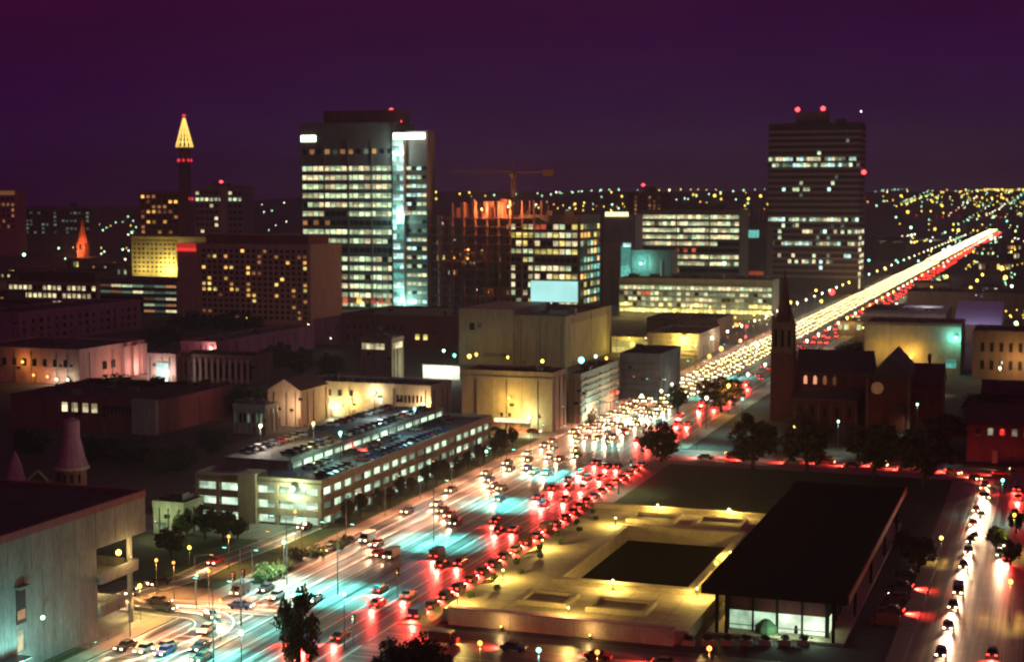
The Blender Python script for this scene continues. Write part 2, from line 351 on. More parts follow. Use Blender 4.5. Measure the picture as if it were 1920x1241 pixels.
def px_s(r, px, py=500):      # photo column -> metres along the front face
    return on_u(px, py, r.u)[0] - (r.v - r.w)
def px_z(r, px, py): return on_u(px, py, r.u)[1]
def px_sd(r, px, py=500): return on_v(px, py, r.v)[0] - r.u
def pick(*ms): return random.choice(ms)

# ---------- main left tower: two slabs either side of a floodlit core
r = bld('office_tower', 'broad lit office tower with floodlit blue green corner and white roof strips', 'office tower', 740, 590, 232, 567, 740, CONCD, depth=34, u0=905, parapet=True)
LT = r
zf = lambda y: px_z(r, 740, y)
w_ = r.w
def ltlit(f, k):
    if f in (6, 9): return pick(W_DIMO, None, None, W_DIMG) if R() < .3 else None
    if R() < .035 or (f == 5 and 4 < k < 8): return None
    return pick(W_GREEN, W_GREEN, W_CREAM)
facade(r, 'front', .6, w_ - .4, zf(580), zf(307), 16, 16, ltlit, .86, .52, CONCD, None)
for s in (.015, .26, .52, .77, .985):
    fb(r, 'front', 'pier', CONCD, w_ * s - .5, w_ * s + .5, zf(590), zf(268), .3, .75)
for k in range(12): fb(r, 'front', 'window', pick(W_AMBER, W_DIMO, GLASSD, W_DIMG), w_ * (k + .2) / 12, w_ * (k + .8) / 12, zf(288), zf(279), 0, .08)
fb(r, 'front', 'roof_light_strip', emit('roof_strip_glow', (.88, 1, .78), 4.5, 1, 1), .5, w_ * .17, zf(264), zf(252), .05, .5)
PH = piece('penthouse', MAROON, r.root, -w_ * .78, 2, 5, 22, r.h + .12, r.h + 9)
for k in range(3): sub(piece('penthouse_fin', MAROON, r.root, -w_ * (.70 - .25 * k), -w_ * (.66 - .25 * k), 3.8, 5, r.h - 6, r.h + 8), PH)
xr0 = px_s(r, 740); xr1 = px_s(r, 761); xr2 = px_s(r, 801)
cz = zf(252)
piece('stair_core', CONCP, r.root, xr0 - w_, xr1 - w_, -2.5, 26, 0, cz)
for k in range(17):
    z1 = zf(270) - k * (zf(270) - zf(580)) / 17; [piece('core_glazing', pick(W_CYAN, W_CYAN, W_TEAL, W_DIMG) if k < 9 else pick(W_TEAL, W_TEAL, W_CYAN), r.root, xr0 - w_ + .4 + q * (xr1 - xr0 - .7) / 3, xr0 - w_ + .2 + (q + 1) * (xr1 - xr0 - .7) / 3, -2.58, -2.5, z1 - 4.7, z1 - 1.2) for q in range(3)]
piece('right_wing', CONCD, r.root, xr1 - w_, xr2 - w_, 1, 14, 0, zf(246))
piece('roof_light_strip', MATS['roof_strip_glow'], r.root, xr0 - w_ + .8, xr2 - w_, -2.9, -2.6, zf(262), zf(250))
for f in range(16):
    for k in range(4):
        if f in (6, 7): m = pick(GLASSD, W_DIMG)
        else: m = pick(W_CYAN, W_GREEN, W_GREEN, W_CREAM) if R() < .8 else GLASSD
        s = xr1 - w_ + .6 + k * (xr2 - xr1 - .8) / 4; z1 = zf(310) - f * (zf(310) - zf(575)) / 16
        piece('window', m, r.root, s, s + (xr2 - xr1) / 5.2, .92, 1, z1 - 3.4, z1 - .9)
for f in range(17):
    z1 = zf(305) - f * (zf(310) - zf(575)) / 16; piece('spandrel', CONCD, r.root, xr1 - w_, xr2 - w_ + .1, .7, .99, z1 - .5, z1 + .9)
piece('red_panel', W_RED, r.root, xr1 - w_ - .4, xr1 - w_ + 2.6, -2.75, -2.6, zf(404), zf(382))
for (px_, py_) in ((724, 205), (740, 227)):
    s = px_s(r, px_, py_) - w_; z = zf(py_); t = MB(); t.tube((s, 8, r.h + 1), (s, 8, z), .3, .2); t.build('beacon_mast', METAL, r.root)
    t = MB(); t.lathe([(.1, z - 1.3), (1.3, z - .5), (1.3, z + .5), (.1, z + 1.3)], 10, s, 8); t.build('beacon', RED_L, r.root)
for k in range(9): piece('shop_window', pick(W_RED, W_AMBER, W_DIMO), r.root, -w_ * .7 + k * 5, -w_ * .7 + k * 5 + 3.5, -1.2, -1, 4, 8)
point(r.root, (xr1 - w_ + .5, -7, 5), (.35, 1, .85), 24000, 1); point(r.root, (xr1 - w_ - 3, -7, 60), (.35, 1, .85), 14000, 1); point(r.root, (xr1 - w_ - 3, -7, 100), (.6, 1, .9), 11000, 1)

# ---------- right tower with banded floors
r = bld('office_tower', 'tall dark banded office tower with two red beacons beside the boulevard', 'office tower', 1608, 552, 232, 1437, 1630, wall('dark_band_wall', (.085, .055, .06)), depth=32)
zf = lambda y: px_z(r, 1608, y); w_ = r.w
rows = {4: .75, 5: .85, 9: .45, 10: .08, 14: .92, 15: .12, 16: .45, 17: .1, 18: .72, 19: .15, 20: .2, 21: .62, 1: .06}
spans = {9: (.12, .5), 16: (.35, 1), 14: (0, 1), 21: (0, .75), 19: (.1, .2)}
BANDG = wall('pale_band', (.34, .25, .25))
def rtlit(f, k):
    p = rows.get(f, .02); a, c = spans.get(f, (0, 1))
    if not (a <= k / 26 < c): p *= .15
    return (pick(W_GREEN, W_CREAM, W_GREEN, W_CYAN) if R() < .7 else W_DIMG) if R() < p else None
facade(r, 'front', .3, w_ - .3, zf(520), zf(246), 24, 26, rtlit, .9, .6, BANDG, None, show_dark=False, proud=.45)
facade(r, 'side', .3, r.d - .3, zf(520), zf(246), 24, 4, lambda f, k: W_CREAM if (f > 15 and R() < .55) or R() < .05 else None, .9, .6, BANDG, None, show_dark=False, proud=.45)  # lower side panes glow to imitate reflected road light
fb(r, 'side', 'road_glow_panel', W_CREAM, 4, 12, 4, 15, .05, .2)  # glowing panel stands in for road glow reflected on this side
piece('penthouse', CONCD, r.root, -w_ * .72, -w_ * .38, 6, 22, r.h + .12, zf(207))
piece('plant_box', CONCD, r.root, -w_ * .28, -w_ * .18, 6, 14, r.h + .12, zf(222))
for (px_, py_) in ((1493, 208), (1541, 207)):
    s = px_s(r, px_, py_) - w_; z = zf(py_) + 2; t = MB(); t.lathe([(.1, z - 1.8), (1.7, z - .8), (1.7, z + .8), (.1, z + 1.8)], 10, s, 6); t.build('beacon', RED_L, r.root)
    t = MB(); t.tube((s, 6, r.h), (s, 6, z - 1), .25); t.build('beacon_mast', METAL, r.root)
t = MB(); z = zf(323); t.lathe([(.1, z - 1.8), (1.7, z - .8), (1.7, z + .8), (.1, z + 1.8)], 10, 2.5, 3); t.build('beacon', RED_L, r.root); piece('beacon_bracket', METAL, r.root, .1, 2.5, 2.8, 3.2, z - .3, z)
t = MB(); z = zf(209); s = px_s(r, 1613, 209) - w_; t.tube((s, 5, r.h), (s, 5, z), .2); t.build('roof_mast', METAL, r.root); t = MB(); t.lathe([(.1, z - .6), (.6, z), (.1, z + .6)], 8, s, 5); t.build('mast_light', emit('star_white', (.8, .85, 1), 8, 1, 1), r.root)
t = MB(); zz = zf(241); ss = px_s(r, 1452) - w_
prev = None
for i in range(40):      # dark handwritten-looking roof sign
    q = i / 39; p = (ss + q * 12, -.55, zz + 1.7 * math.sin(q * 17) * (1 - .6 * q) + .8)
    if prev: t.tube(prev, p, .32, .32, 5)
    prev = p
t.build('roof_sign', BLACKM, r.root)

# ---------- hotel with small amber windows
r = bld('hotel', 'brown slab hotel with scattered amber windows and red sign at its top left corner', 'hotel', 583, 612, 462, 334, 621, wall('hotel_wall', (.44, .28, .21)), depth=40, roof=ROOFD)
zf = lambda y: px_z(r, 583, y)
s0, s1 = px_s(r, 378, 540), px_s(r, 578, 540)
lit_set = {(1, 2), (1, 4), (0, 7), (1, 10), (1, 13), (2, 15), (3, 0), (3, 4), (3, 5), (3, 18), (5, 1), (5, 4), (6, 0), (6, 1), (7, 1), (7, 2), (7, 5), (7, 6), (6, 5), (7, 8), (6, 8), (6, 13), (6, 18), (7, 0), (8, 9), (9, 9), (7, 16), (8, 16), (7, 18), (4, 8), (5, 14), (8, 13), (10, 16), (3, 8), (8, 8), (2, 18)}
facade(r, 'front', s0, s1, zf(603), zf(467), 13, 19, lambda f, k: (W_AMBER if R() < .6 else W_YEL) if (f, k) in lit_set else (W_DIMO if R() < .08 else None), .62, .55, wall('hotel_wall', (.3, .2, .16)), wall('hotel_wall', (.3, .2, .16)), proud=.4)
piece('roof_house', MAROON, r.root, -r.w * .80, -3, 4, 30, r.h + .12, r.h + 6)
fb(r, 'front', 'red_sign', RED_S, px_s(r, 333), px_s(r, 368), zf(474), zf(459), .1, .8)

# ---------- construction site: bare concrete frame
r = Bld(); r.u, r.v = ground(1000, 592); zz = lambda y: on_u(1000, y, r.u)[1]
x0 = on_u(806, 592, r.u)[0] - r.v; x1 = 0; x, y = xy(r.u, r.v)
r.root = empty('unfinished_building', (x, y, 0), -A, 'bare concrete frame of an unfinished block with red columns lit by work lamps', 'building')
FR = wall('raw_concrete', (.30, .13, .10)); hz = zz(410); nfl = 11
for f in range(nfl + 1): piece('floor_slab', FR, r.root, x0, x1, 0, 30, hz * f / nfl - .25 + .3, hz * f / nfl + .3)
for k in range(10):
    c = x0 + (x1 - x0) * k / 9; tall = zz(372 + 12 * R()) if k > 1 else zz(405)
    for yy in (0.4, 15, 28.6): piece('column', FR, r.root, c - .5, c + .5, yy, yy + 1, 0, tall if yy < 20 else tall - 3)
piece('lift_shaft', FR, r.root, x0 * .52, x0 * .42, 9, 16, 0, zz(378)); piece('lift_shaft', FR, r.root, x0 * .36, x0 * .30, 9, 16, 0, zz(374))
for k in range(7): c = x0 * (.25 + .085 * k); piece('formwork_panel', FR, r.root, c, c + 2.2, 4, 5, hz + .3, zz(372 + 20 * R()))
for i, (px_, py_, e) in enumerate(((955, 388, 30000), (905, 393, 14000), (875, 470, 3600), (874, 487, 7000), (848, 486, 3000), (890, 546, 1800), (912, 550, 1500))):
    s = on_u(px_, py_, r.u)[0] - r.v; z = zz(py_); t = MB(); t.lathe([(.1, z - .7), (.8, z), (.1, z + .7)], 8, s, -1.5 if i < 2 else 2.5); t.build('work_lamp', L_ORG if i != 5 else L_WHT, r.root)
    point(r.root, (s, -2.6 if i < 2 else 2.4, z + .2), (1, .38, .13), e * 1.5, .5)
t = MB(); s = x0 * .2
# tower crane
cx, cy = xy(*[q for q in (r.u + 14, on_u(963, 400, r.u + 14)[0])]); cz0 = zz(330)
cr = empty('tower_crane', (cx, cy, 0), -A, 'dim yellow tower crane with long jib above the unfinished block', 'crane')
STEEL = wall('crane_yellow', (.10, .055, .012)); hj = on_u(960, 325, r.u + 14)[1]
def lattice(b, p, q, w, n, r0=.18):
    p, q = Vector(p), Vector(q); d = (q - p).normalized(); a = d.orthogonal().normalized(); c = d.cross(a); cs = [a + c, a - c, -a - c, -a + c]
    for k in cs: b.tube(p + k * w, q + k * w, r0, r0, 4)
    for i in range(n):
        s, e = p + (q - p) * i / n, p + (q - p) * (i + 1) / n
        for k in range(4): b.tube(s + cs[k] * w, e + cs[(k + 1) % 4] * w, r0 * .7, r0 * .7, 4)
t = MB(); lattice(t, (0, 0, 0), (0, 0, hj), .9, 26); t.build('mast', STEEL, cr)
t = MB(); lattice(t, (2, 0, hj + .5), (-44, 2, hj + 1.5), .6, 18, .14); t.build('jib', STEEL, cr)
t = MB(); lattice(t, (0, 0, hj + .5), (25, -2, hj + 1), .6, 9, .14); t.build('counter_jib', STEEL, cr)
piece('counterweight', STEEL, cr, 20, 27, -3, -1, hj - 2, hj + 2.2)
t = MB(); t.tube((0, 0, hj), (0, 0, hj + 8), .4, .2); t.tube((0, 0, hj + 8), (-30, 1, hj + 1.6), .1, .1, 4); t.tube((0, 0, hj + 8), (22, -1, hj + 1.4), .1, .1, 4); t.build('tie_head', STEEL, cr)
piece('cab', STEEL, cr, -1.6, .4, -2.6, -1, hj - 2.5, hj - .2)

# ---------- office with yellow-green windows right of it
r = bld('office_block', 'square office block with bright yellow green windows behind the billboard', 'office block', 1086, 592, 406, 930, 1130, CONCD, depth=45)
zf = lambda y: px_z(r, 1086, y)
def oblit(f, k):
    if (f, k) in ((0, 6), (0, 7)): return W_RED
    if k < 2: return W_DIMO if R() < .25 else None
    if f == 4 and k > 6: return None
    return pick(W_CREAM, W_YEL, W_CREAM, W_GREEN) if R() < (.9 if f < 4 else .6) else None
facade(r, 'front', 1, r.w - 1, zf(574), zf(418), 10, 13, oblit, .84, .6, CONCD, CONCD)
facade(r, 'side', 1, r.d - 1, zf(574), zf(418), 10, 6, lambda f, k: pick(W_YEL, W_GREEN, W_TEAL, W_DIMG, W_AMBER) if R() < .75 else None, .84, .6, CONCD, CONCD)
for k in range(3): piece('roof_vent', CONCD, r.root, -40 + k * 14, -34 + k * 14, 8, 16, r.h + .1, r.h + 3.5)

# ---------- hall with the billboard
r = bld('theatre', 'large windowless beige hall in the middle with lamps along its base', 'theatre', 1060, 690, 597, 862, 1146, wall('hall_wall', (.30, .23, .16)), roof=ROOFD, vents=3)
H = r
piece('left_annex', wall('hall_wall', (.3, .23, .16)), r.root, -r.w, -r.w * .48, -.8, r.d * .7, 0, r.h + 3.2); fb(r, 'front', 'wall_opening', GLASSD, r.w * .10, r.w * .15, r.h - 6, r.h - 3, .8, .9); fb(r, 'front', 'wall_plate', METAL, r.w * .18, r.w * .22, r.h - 5, r.h - 3, .8, .95)
for k in range(5): fb(r, 'front', 'panel_joint', CONCD, r.w * (.55 + .09 * k), r.w * (.55 + .09 * k) + .15, 1, r.h - 1.5, 0, .1)
fb(r, 'side', 'panel', BEIGE, r.d * .1, r.d * .9, 2, r.h - 3, 0, .15); fb(r, 'front', 'canopy', CONCD, r.w * .25, r.w * .45, 4, 5.2, .8, 4)
x, y = xy(r.u + r.d * .62, on_u(1039, 565, r.u + r.d * .62)[0]); uu = r.u + r.d * .62
bb = empty('billboard', (x, y, r.h), -A, 'glowing pale cyan billboard standing on the roof of the beige hall', 'billboard')
za, zb_ = on_u(1039, 566, uu)[1] - r.h, on_u(1039, 527, uu)[1] - r.h; hw = (on_u(1083, 545, uu)[0] - on_u(995, 545, uu)[0]) / 2
piece('screen', SCREEN, bb, -hw, hw, -.15, 0, za, zb_); piece('frame', METAL, bb, -hw - .3, hw + .3, 0.02, .6, za - .3, zb_ + .3)
for k in (-1, 0, 1): piece('leg', METAL, bb, k * hw * .8 - .2, k * hw * .8 + .2, .1, .5, 0.1, za)
piece('roof_vent', CONCD, H.root, on_u(1078, 566, H.u + 12)[0] - H.v - 2.6, on_u(1078, 566, H.u + 12)[0] - H.v, 12, 14.5, H.h + .12, H.h + 3.4)

# ---------- small grey block, beige shaft, teal annex
r = bld('grey_block', 'plain grey block with bright yellow strip light along its roof edge', 'building', 1190, 600, 405, 1131, 1196, wall('mauve_grey', (.26, .22, .25)), u0=1010, depth=20)
zf = lambda y: px_z(r, 1190, y)
fb(r, 'front', 'roof_light_strip', emit('yellow_strip', (1, .95, .45), 2.0, 1, 1), 1.2, r.w * .78, zf(406), zf(398), .1, .6)
for k in range(9): fb(r, 'front', 'rib', wall('mauve_grey', (.26, .22, .25)), r.w * k / 9, r.w * k / 9 + .5, zf(450), zf(409), 0, .35)
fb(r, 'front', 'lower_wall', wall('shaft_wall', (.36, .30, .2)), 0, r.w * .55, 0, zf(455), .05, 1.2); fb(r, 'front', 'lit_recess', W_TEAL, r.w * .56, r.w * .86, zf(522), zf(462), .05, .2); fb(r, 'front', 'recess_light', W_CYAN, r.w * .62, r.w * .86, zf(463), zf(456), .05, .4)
r = bld('teal_annex', 'low annex washed in teal light by a bright lamp', 'building', 1258, 600, 472, 1183, 1266, wall('annex_wall', (.25, .3, .28)), u0=990, depth=18)
zf = lambda y: px_z(r, 1258, y)
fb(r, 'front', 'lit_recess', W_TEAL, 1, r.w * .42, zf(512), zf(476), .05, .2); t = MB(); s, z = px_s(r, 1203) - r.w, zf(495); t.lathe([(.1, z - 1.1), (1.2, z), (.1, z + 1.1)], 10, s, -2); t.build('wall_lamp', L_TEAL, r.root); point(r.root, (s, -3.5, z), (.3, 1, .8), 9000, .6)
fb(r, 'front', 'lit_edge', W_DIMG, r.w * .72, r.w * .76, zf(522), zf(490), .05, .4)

# ---------- wide office with lit floors, long low lit block
r = bld('wide_office', 'wide flat roofed office with rows of pale yellow lit floors left of the dark tower', 'office block', 1386, 600, 396, 1192, 1392, wall('office_wall', (.16, .13, .13)), u0=1050, depth=30, roof=ROOFB)
zf = lambda y: px_z(r, 1386, y)
def wolit(f, k):
    if f == 5: return W_RED if 9 <= k <= 13 and R() < .6 else None
    if f > 5 and k < 9: return None
    if f == 8: return W_AMBER if R() < .15 else None
    if f == 4 and k > 18: return None
    return pick(W_CREAM, W_CREAM, W_GREEN) if R() < .9 else W_DIMG
facade(r, 'front', 1, r.w - 1, zf(514), zf(401), 9, 24, wolit, .95, .58, wall('office_wall', (.2, .15, .15)), None, proud=.4)
for px_ in (1268, 1330): fb(r, 'front', 'pier', CONCD, px_s(r, px_) - .4, px_s(r, px_) + .4, zf(520), zf(400), .4, .6)
for k, s in enumerate((.36, .86)): t = MB(); z = zf(494); t.lathe([(.1, z - 1.3), (1.4, z), (.1, z + 1.3)], 8, -r.w * (1 - s), -3); t.build('forecourt_lamp', L_GRN, r.root)
piece('roof_house', ROOFB, r.root, -r.w * .62, -r.w * .2, 5, 20, r.h + .12, r.h + 4.5)
BLAZE = emit('blazing_yellow', (1, .86, .28), 2.2, .5, 1.4, .4)
r = bld('long_block', 'long low block crammed with lit windows and a blazing yellow ground floor', 'building', 1448, 604, 528, 1160, 1452, wall('long_wall', (.2, .19, .16)), u0=905, depth=22, roof=ROOFD)
zf = lambda y: px_z(r, 1448, y)
def lblit(f, k):
    if (f, k) in ((1, 5), (1, 6)): return W_RED
    if f >= 4 or (f == 3 and (k < 3 or 6 < k < 18 and R() < .5 or k > 28)): return BLAZE if R() < .8 else W_YEL
    if f == 0: return pick(W_GREEN, W_CREAM)
    return pick(W_GREEN, W_DIMG, W_CREAM, W_DIMG) if R() < .85 else None
facade(r, 'front', .5, r.w - .5, zf(592), zf(538), 5, 34, lblit, .86, .62, wall('long_wall', (.2, .19, .16)), None, proud=.35)
for k in range(6): point(r.root, (-r.w * (.08 + .17 * k), -9, 5), (1, .8, .25), 3500, .6)
for k in range(7): fb(r, 'front', 'roof_unit', METAL, r.w * (.05 + .14 * k), r.w * (.05 + .14 * k) + 6, r.h + 1, r.h + 3, -8, -5)
r = bld('dark_block', 'narrow dark block wedged against the banded tower with a dim teal sign', 'building', 1436, 600, 420, 1386, 1440, wall('dark_band_wall', (.08, .05, .05)), u0=1090, depth=25)
zf = lambda y: px_z(r, 1436, y)
fb(r, 'front', 'teal_sign', W_TEAL, 2, r.w * .7, zf(446), zf(432), .1, .6); fb(r, 'front', 'stair_light', W_YEL, r.w * .12, r.w * .22, zf(414), zf(391), -3, -2.6); fb(r, 'front', 'red_light_row', W_RED, r.w * .35, r.w * .9, zf(516), zf(508), .1, .5)
for k in range(4): fb(r, 'front', 'pipe', CONCD, r.w * (.3 + .16 * k), r.w * (.3 + .16 * k) + 1.2, r.h, zf(392), -4, -2.8)

# ---------- left background blocks
r = bld('apartment_tower', 'apartment block dotted with orange windows at the foot of the glowing spire', 'apartment block', 338, 470, 360, 263, 344, MAROON, u0=1500, depth=20)
facade(r, 'front', 1, r.w - 1, px_z(r, 338, 440), px_z(r, 338, 364), 8, 7, lambda f, k: pick(W_DIMO, W_AMBER, W_DIMO) if R() < .5 else None, .6, .6, MAROON, MAROON)
r = bld('grey_tower', 'grey block with one lit row of windows and a red roof light', 'apartment block', 457, 470, 350, 366, 462, wall('mauve_grey', (.26, .22, .25)), u0=1400, depth=22)
zf = lambda y: px_z(r, 457, y)
facade(r, 'front', 1, r.w - 1, zf(440), zf(356), 7, 10, lambda f, k: W_GREEN if f == 1 and R() < .7 else (W_CREAM if R() < .07 else None), .7, .5, wall('mauve_grey', (.26, .22, .25)), wall('mauve_grey', (.26, .22, .25)))
fb(r, 'front', 'stair_shaft', CONC, r.w * .55, r.w * .68, 0, r.h + 1.5, .4, 2); piece('roof_house', CONCD, r.root, -r.w * .65, -r.w * .4, 5, 15, r.h, r.h + 3.5)
t = MB(); z = r.h + 5; t.lathe([(.1, z - 1.6), (2.4, z), (.1, z + 1.6)], 10, -r.w * .52, 8); t.build('beacon', RED_L, r.root)
r = bld('edge_tower', 'tall narrow block with an orange lit top at the left edge', 'apartment block', 31, 440, 357, -40, 36, PINK, u0=1600, depth=20); fb(r, 'front', 'lit_top', W_DIMO, 1, r.w - 1, px_z(r, 31, 366), px_z(r, 31, 358), .1, .4)
facade(r, 'front', 1, r.w - 1, px_z(r, 31, 430), px_z(r, 31, 368), 6, 8, lambda f, k: W_DIMO if R() < .3 else None, .5, .5, PINK, PINK)
r = bld('slab_block', 'long grey green slab with scattered window lights far left', 'apartment block', 170, 450, 392, 32, 175, wall('slate', (.14, .15, .17)), u0=1700, depth=20)
facade(r, 'front', 1, r.w - 1, px_z(r, 170, 440), px_z(r, 170, 396), 6, 18, lambda f, k: W_DIMG if R() < .3 else None, .6, .5, wall('slate', (.14, .15, .17)), None)
piece('lift_tower', wall('slate', (.14, .15, .17)), r.root, -r.w * .28, -r.w * .22, 2, 10, 0, px_z(r, 135, 380))
r = bld('yellow_office', 'beige office block with its right half floodlit yellow behind the hotel', 'office block', 388, 530, 447, 248, 392, wall('yellow_wall', (.5, .42, .2)), u0=1000, depth=22, roof=ROOFB)
zf = lambda y: px_z(r, 388, y)
facade(r, 'front', 1, r.w * .6, zf(515), zf(455), 7, 10, lambda f, k: W_DIMG if R() < .06 else None, .6, .45, wall('yellow_wall', (.5, .42, .2)), wall('yellow_wall', (.5, .42, .2)))
for px_, e in ((318, 30000), (268, 5000)): s = px_s(r, px_) - r.w; t = MB(); t.lathe([(.1, 6.5), (.6, 7), (.1, 7.5)], 8, s, -8); t.build('flood_or_added_housing', L_YEL, r.root); point(r.root, (s, -8, zf(507)), (1, .8, .25), e, .6)
r = bld('lit_gallery', 'low brown roofed building with three rows of small cream windows at the left edge', 'building', 184, 577, 533, 14, 196, wall('gallery_wall', (.3, .2, .1)), roof=ROOFB, depth=40)
zf = lambda y: px_z(r, 184, y)
facade(r, 'front', 1.5, r.w - 1, zf(578), zf(534), 3, 18, lambda f, k: (W_CREAM if R() < .85 else None) if f < 2 or 8 < k < 14 else None, .7, .55, wall('gallery_wall', (.3, .2, .1)), wall('gallery_wall', (.3, .2, .1)))
piece('upper_roof', ROOFB, r.root, -r.w * .95, -r.w * .1, 8, 30, r.h, r.h + 7)
r = bld('car_park_block', 'open sided parking block with slanting pale strips behind the purple row', 'car park', 333, 592, 527, 188, 340, wall('slate', (.16, .16, .17)), depth=30)
zf = lambda y: px_z(r, 333, y)
facade(r, 'front', .5, r.w - .5, zf(590), zf(532), 5, 7, lambda f, k: (pick(W_GREEN, W_DIMG, W_DIMG, W_CREAM) if R() < .8 else W_DIMO) if f < 2 or k > 3 else None, .95, .4, wall('slate', (.16, .16, .17)), None)
# red church spire
x, y = xy(*ground(152, 508)); ch = empty('church_spire', (x, y, 0), -A, 'small church spire floodlit orange red far left', 'spire')
z0 = on_u(152, 455, ground(152, 508)[0])[1]; z1 = on_u(152, 408, ground(152, 508)[0])[1]
piece('tower', BRICK, ch, -4, 4, 0, 8, 0, z0); t = MB(); t.lathe([(5.2, z0), (2.6, z0 + (z1 - z0) * .45), (.15, z1)], 8, 0, 4); t.build('spire', wall('spire_tiles', (.5, .16, .08)), ch)
piece('louvre', GLASSD, ch, -1.2, 1.2, -.1, 0, z0 - 7, z0 - 2); point(ch, (-7, -8, z0 - 10), (1, .3, .1), 30000, .6); point(ch, (9, -7, z0 - 4), (1, .3, .1), 22000, .6)
# apartment block with orange columns (centre distance)
r = bld('apartment_tower', 'dark apartment block with columns of orange windows and a red lamp on the skyline', 'apartment block', 1250, 440, 362, 1177, 1256, MAROON, u0=1750, depth=22)
facade(r, 'front', 1, r.w - 1, px_z(r, 1250, 420), px_z(r, 1250, 366), 7, 8, lambda f, k: W_DIMO if k in (1, 4, 5, 6) and R() < .8 else None, .5, .6, MAROON, MAROON)
piece('roof_house', MAROON, r.root, -r.w * .6, -r.w * .35, 4, 14, r.h, r.h + 7); t = MB(); z = px_z(r, 1203, 347); t.lathe([(.1, z - 2), (2.6, z), (.1, z + 2)], 10, px_s(r, 1203) - r.w, 5); t.build('beacon', RED_L, r.root); piece('beacon_mast', METAL, r.root, px_s(r, 1203) - r.w - .2, px_s(r, 1203) - r.w + .2, 4.8, 5.2, r.h, z)

# ---------- tall communications tower with glowing cone
Y = 2300; rr_ = ray(350, 500); cx = rr_[0] / rr_[1] * Y; zat = lambda py: CAMH + ray(350, py)[2] / ray(350, py)[1] * Y
tt = empty('communications_tower', (cx, Y, 0), 0, 'tall slim mast tower whose lit cone of golden light strings tops the skyline', 'tower')
t = MB(); t.lathe([(11, 0), (9, zat(420)), (8.2, zat(283)), (11, zat(279)), (11, zat(276))], 16); t.build('shaft', wall('tower_shaft', (.17, .12, .16)), tt)
zc0, zc1 = zat(276), zat(222)
for i in range(12):
    a_ = 2 * math.pi * i / 12; t = MB(); t.tube((12.5 * math.cos(a_), 12.5 * math.sin(a_), zc0), (1.2 * math.cos(a_), 1.2 * math.sin(a_), zc1), .75, .75, 5); t.build('light_string', emit('golden_string', (1, .62, .13), 1.9, .7, 1.3), tt)
for k in range(6):
    f = k / 6; rad = 12.5 * (1 - f) + 1.2 * f; t = MB()
    for i in range(16):
        a1, a2 = 2 * math.pi * i / 16, 2 * math.pi * (i + 1) / 16; z = zc0 + (zc1 - zc0) * f; t.tube((rad * math.cos(a1), rad * math.sin(a1), z), (rad * math.cos(a2), rad * math.sin(a2), z), .55, .55, 4)
    t.build('light_ring', MATS['golden_string'], tt)
t = MB(); t.tube((0, 0, zc0), (0, 0, zat(216)), 1, .4); t.build('mast', METAL, tt)
for py, rad, hh in ((217, 3.4, 2.6), (301, 9.6, 2.6), (373, 10.3, 2.6)):
    for i in range(8 if rad > 5 else 1):
        a_ = 2 * math.pi * i / 8; t = MB(); z = zat(py); q = rad if rad > 5 else 0; s = 2.2 if rad > 5 else 3.6
        t.lathe([(.2, z - hh), (s, z), (.2, z + hh)], 8, q * math.cos(a_), q * math.sin(a_)); t.build('warning_light', emit('deep_red', (1, .04, .06), 1.3, .8, 1.2), tt)

# ------------------------------------------------------------------ middle distance, left of the boulevard
LOWS = []
def low(name, label, xc, yb, yt, xl, xr, mat, cat='building', **k):
    if k.get('parapet', True): k.setdefault('vents', 8)
    q = bld(name, label, cat, xc, yb, yt, xl, xr, mat, **k); LOWS.append(q); return q
def globe(parent, name, mat, p, rad, n=8):
    t = MB(); t.lathe([(rad * .2, p[2] - rad), (rad * .8, p[2] - rad * .6), (rad, p[2]), (rad * .8, p[2] + rad * .6), (rad * .2, p[2] + rad)], n, p[0], p[1]); return t.build(name, mat, parent)
r = low('terrace_row', 'long dull purple terrace with faint pilasters behind the pink terrace', 35, 648, 590, -60, 265, PURPLE, dmax=200)
for k in range(22): fb(r, 'side', 'pilaster', PURPLE, r.d * k / 22, r.d * k / 22 + .7, 0, r.h, 0, .4)
facade(r, 'side', 2, r.d - 2, 1, r.h - 2, 3, 16, lambda f, k: None, .4, .5, dark=GLASSD)
r = low('terrace_row', 'pink terrace with dark square windows and three white pilasters at its right end', 150, 722, 660, -60, 272, PINK, dmax=120)
zf = lambda y: px_z(r, 150, y)
for k in range(7):
    s = r.w * (.32 + .09 * k); sub(fb(r, 'front', 'window_sill', CREAM, s - .3, s + 2.1, zf(691.5), zf(690), 0, .35), fb(r, 'front', 'window', GLASSD, s, s + 1.8, zf(690), zf(676), 0, .05))
for px_ in (231, 248, 264): s = px_sd(r, px_); fb(r, 'side', 'pilaster', plain('white_stone', (.62, .5, .5), .7), s - 2, s + 1.4, 0, r.h - .5, 0, 1.2)
for px_ in (188, 204): s = px_sd(r, px_); fb(r, 'side', 'window', GLASSD, s, s + 3, r.h * .35, r.h * .6, 0, .06)
for i, (px_, py_, m, e, c) in enumerate(((42, 682, L_ORG, 1000, (1, .42, .08)), (62, 706, L_ORG, 600, (1, .42, .1)), (105, 712, L_WHT, 1000, (1, .9, .7)), (126, 712, L_GRN, 1000, (.9, 1, .7)), (88, 708, L_ORG, 600, (1, .4, .15)))):
    s = px_s(r, px_) - r.w; globe(r.root, 'wall_lamp', m, (s, -1.5, zf(py_)), .5); point(r.root, (s, -2.2, zf(py_)), c, e, .4)
point(r.root, (6, r.d * .8, 3), (1, .45, .35), 3400, .5); point(r.root, (8, r.d * .45, 3), (1, .42, .28), 2600, .5)
r = low('shed', 'small pink shed with a blazing white doorway', 330, 716, 668, 276, 336, PINK, depth=12)
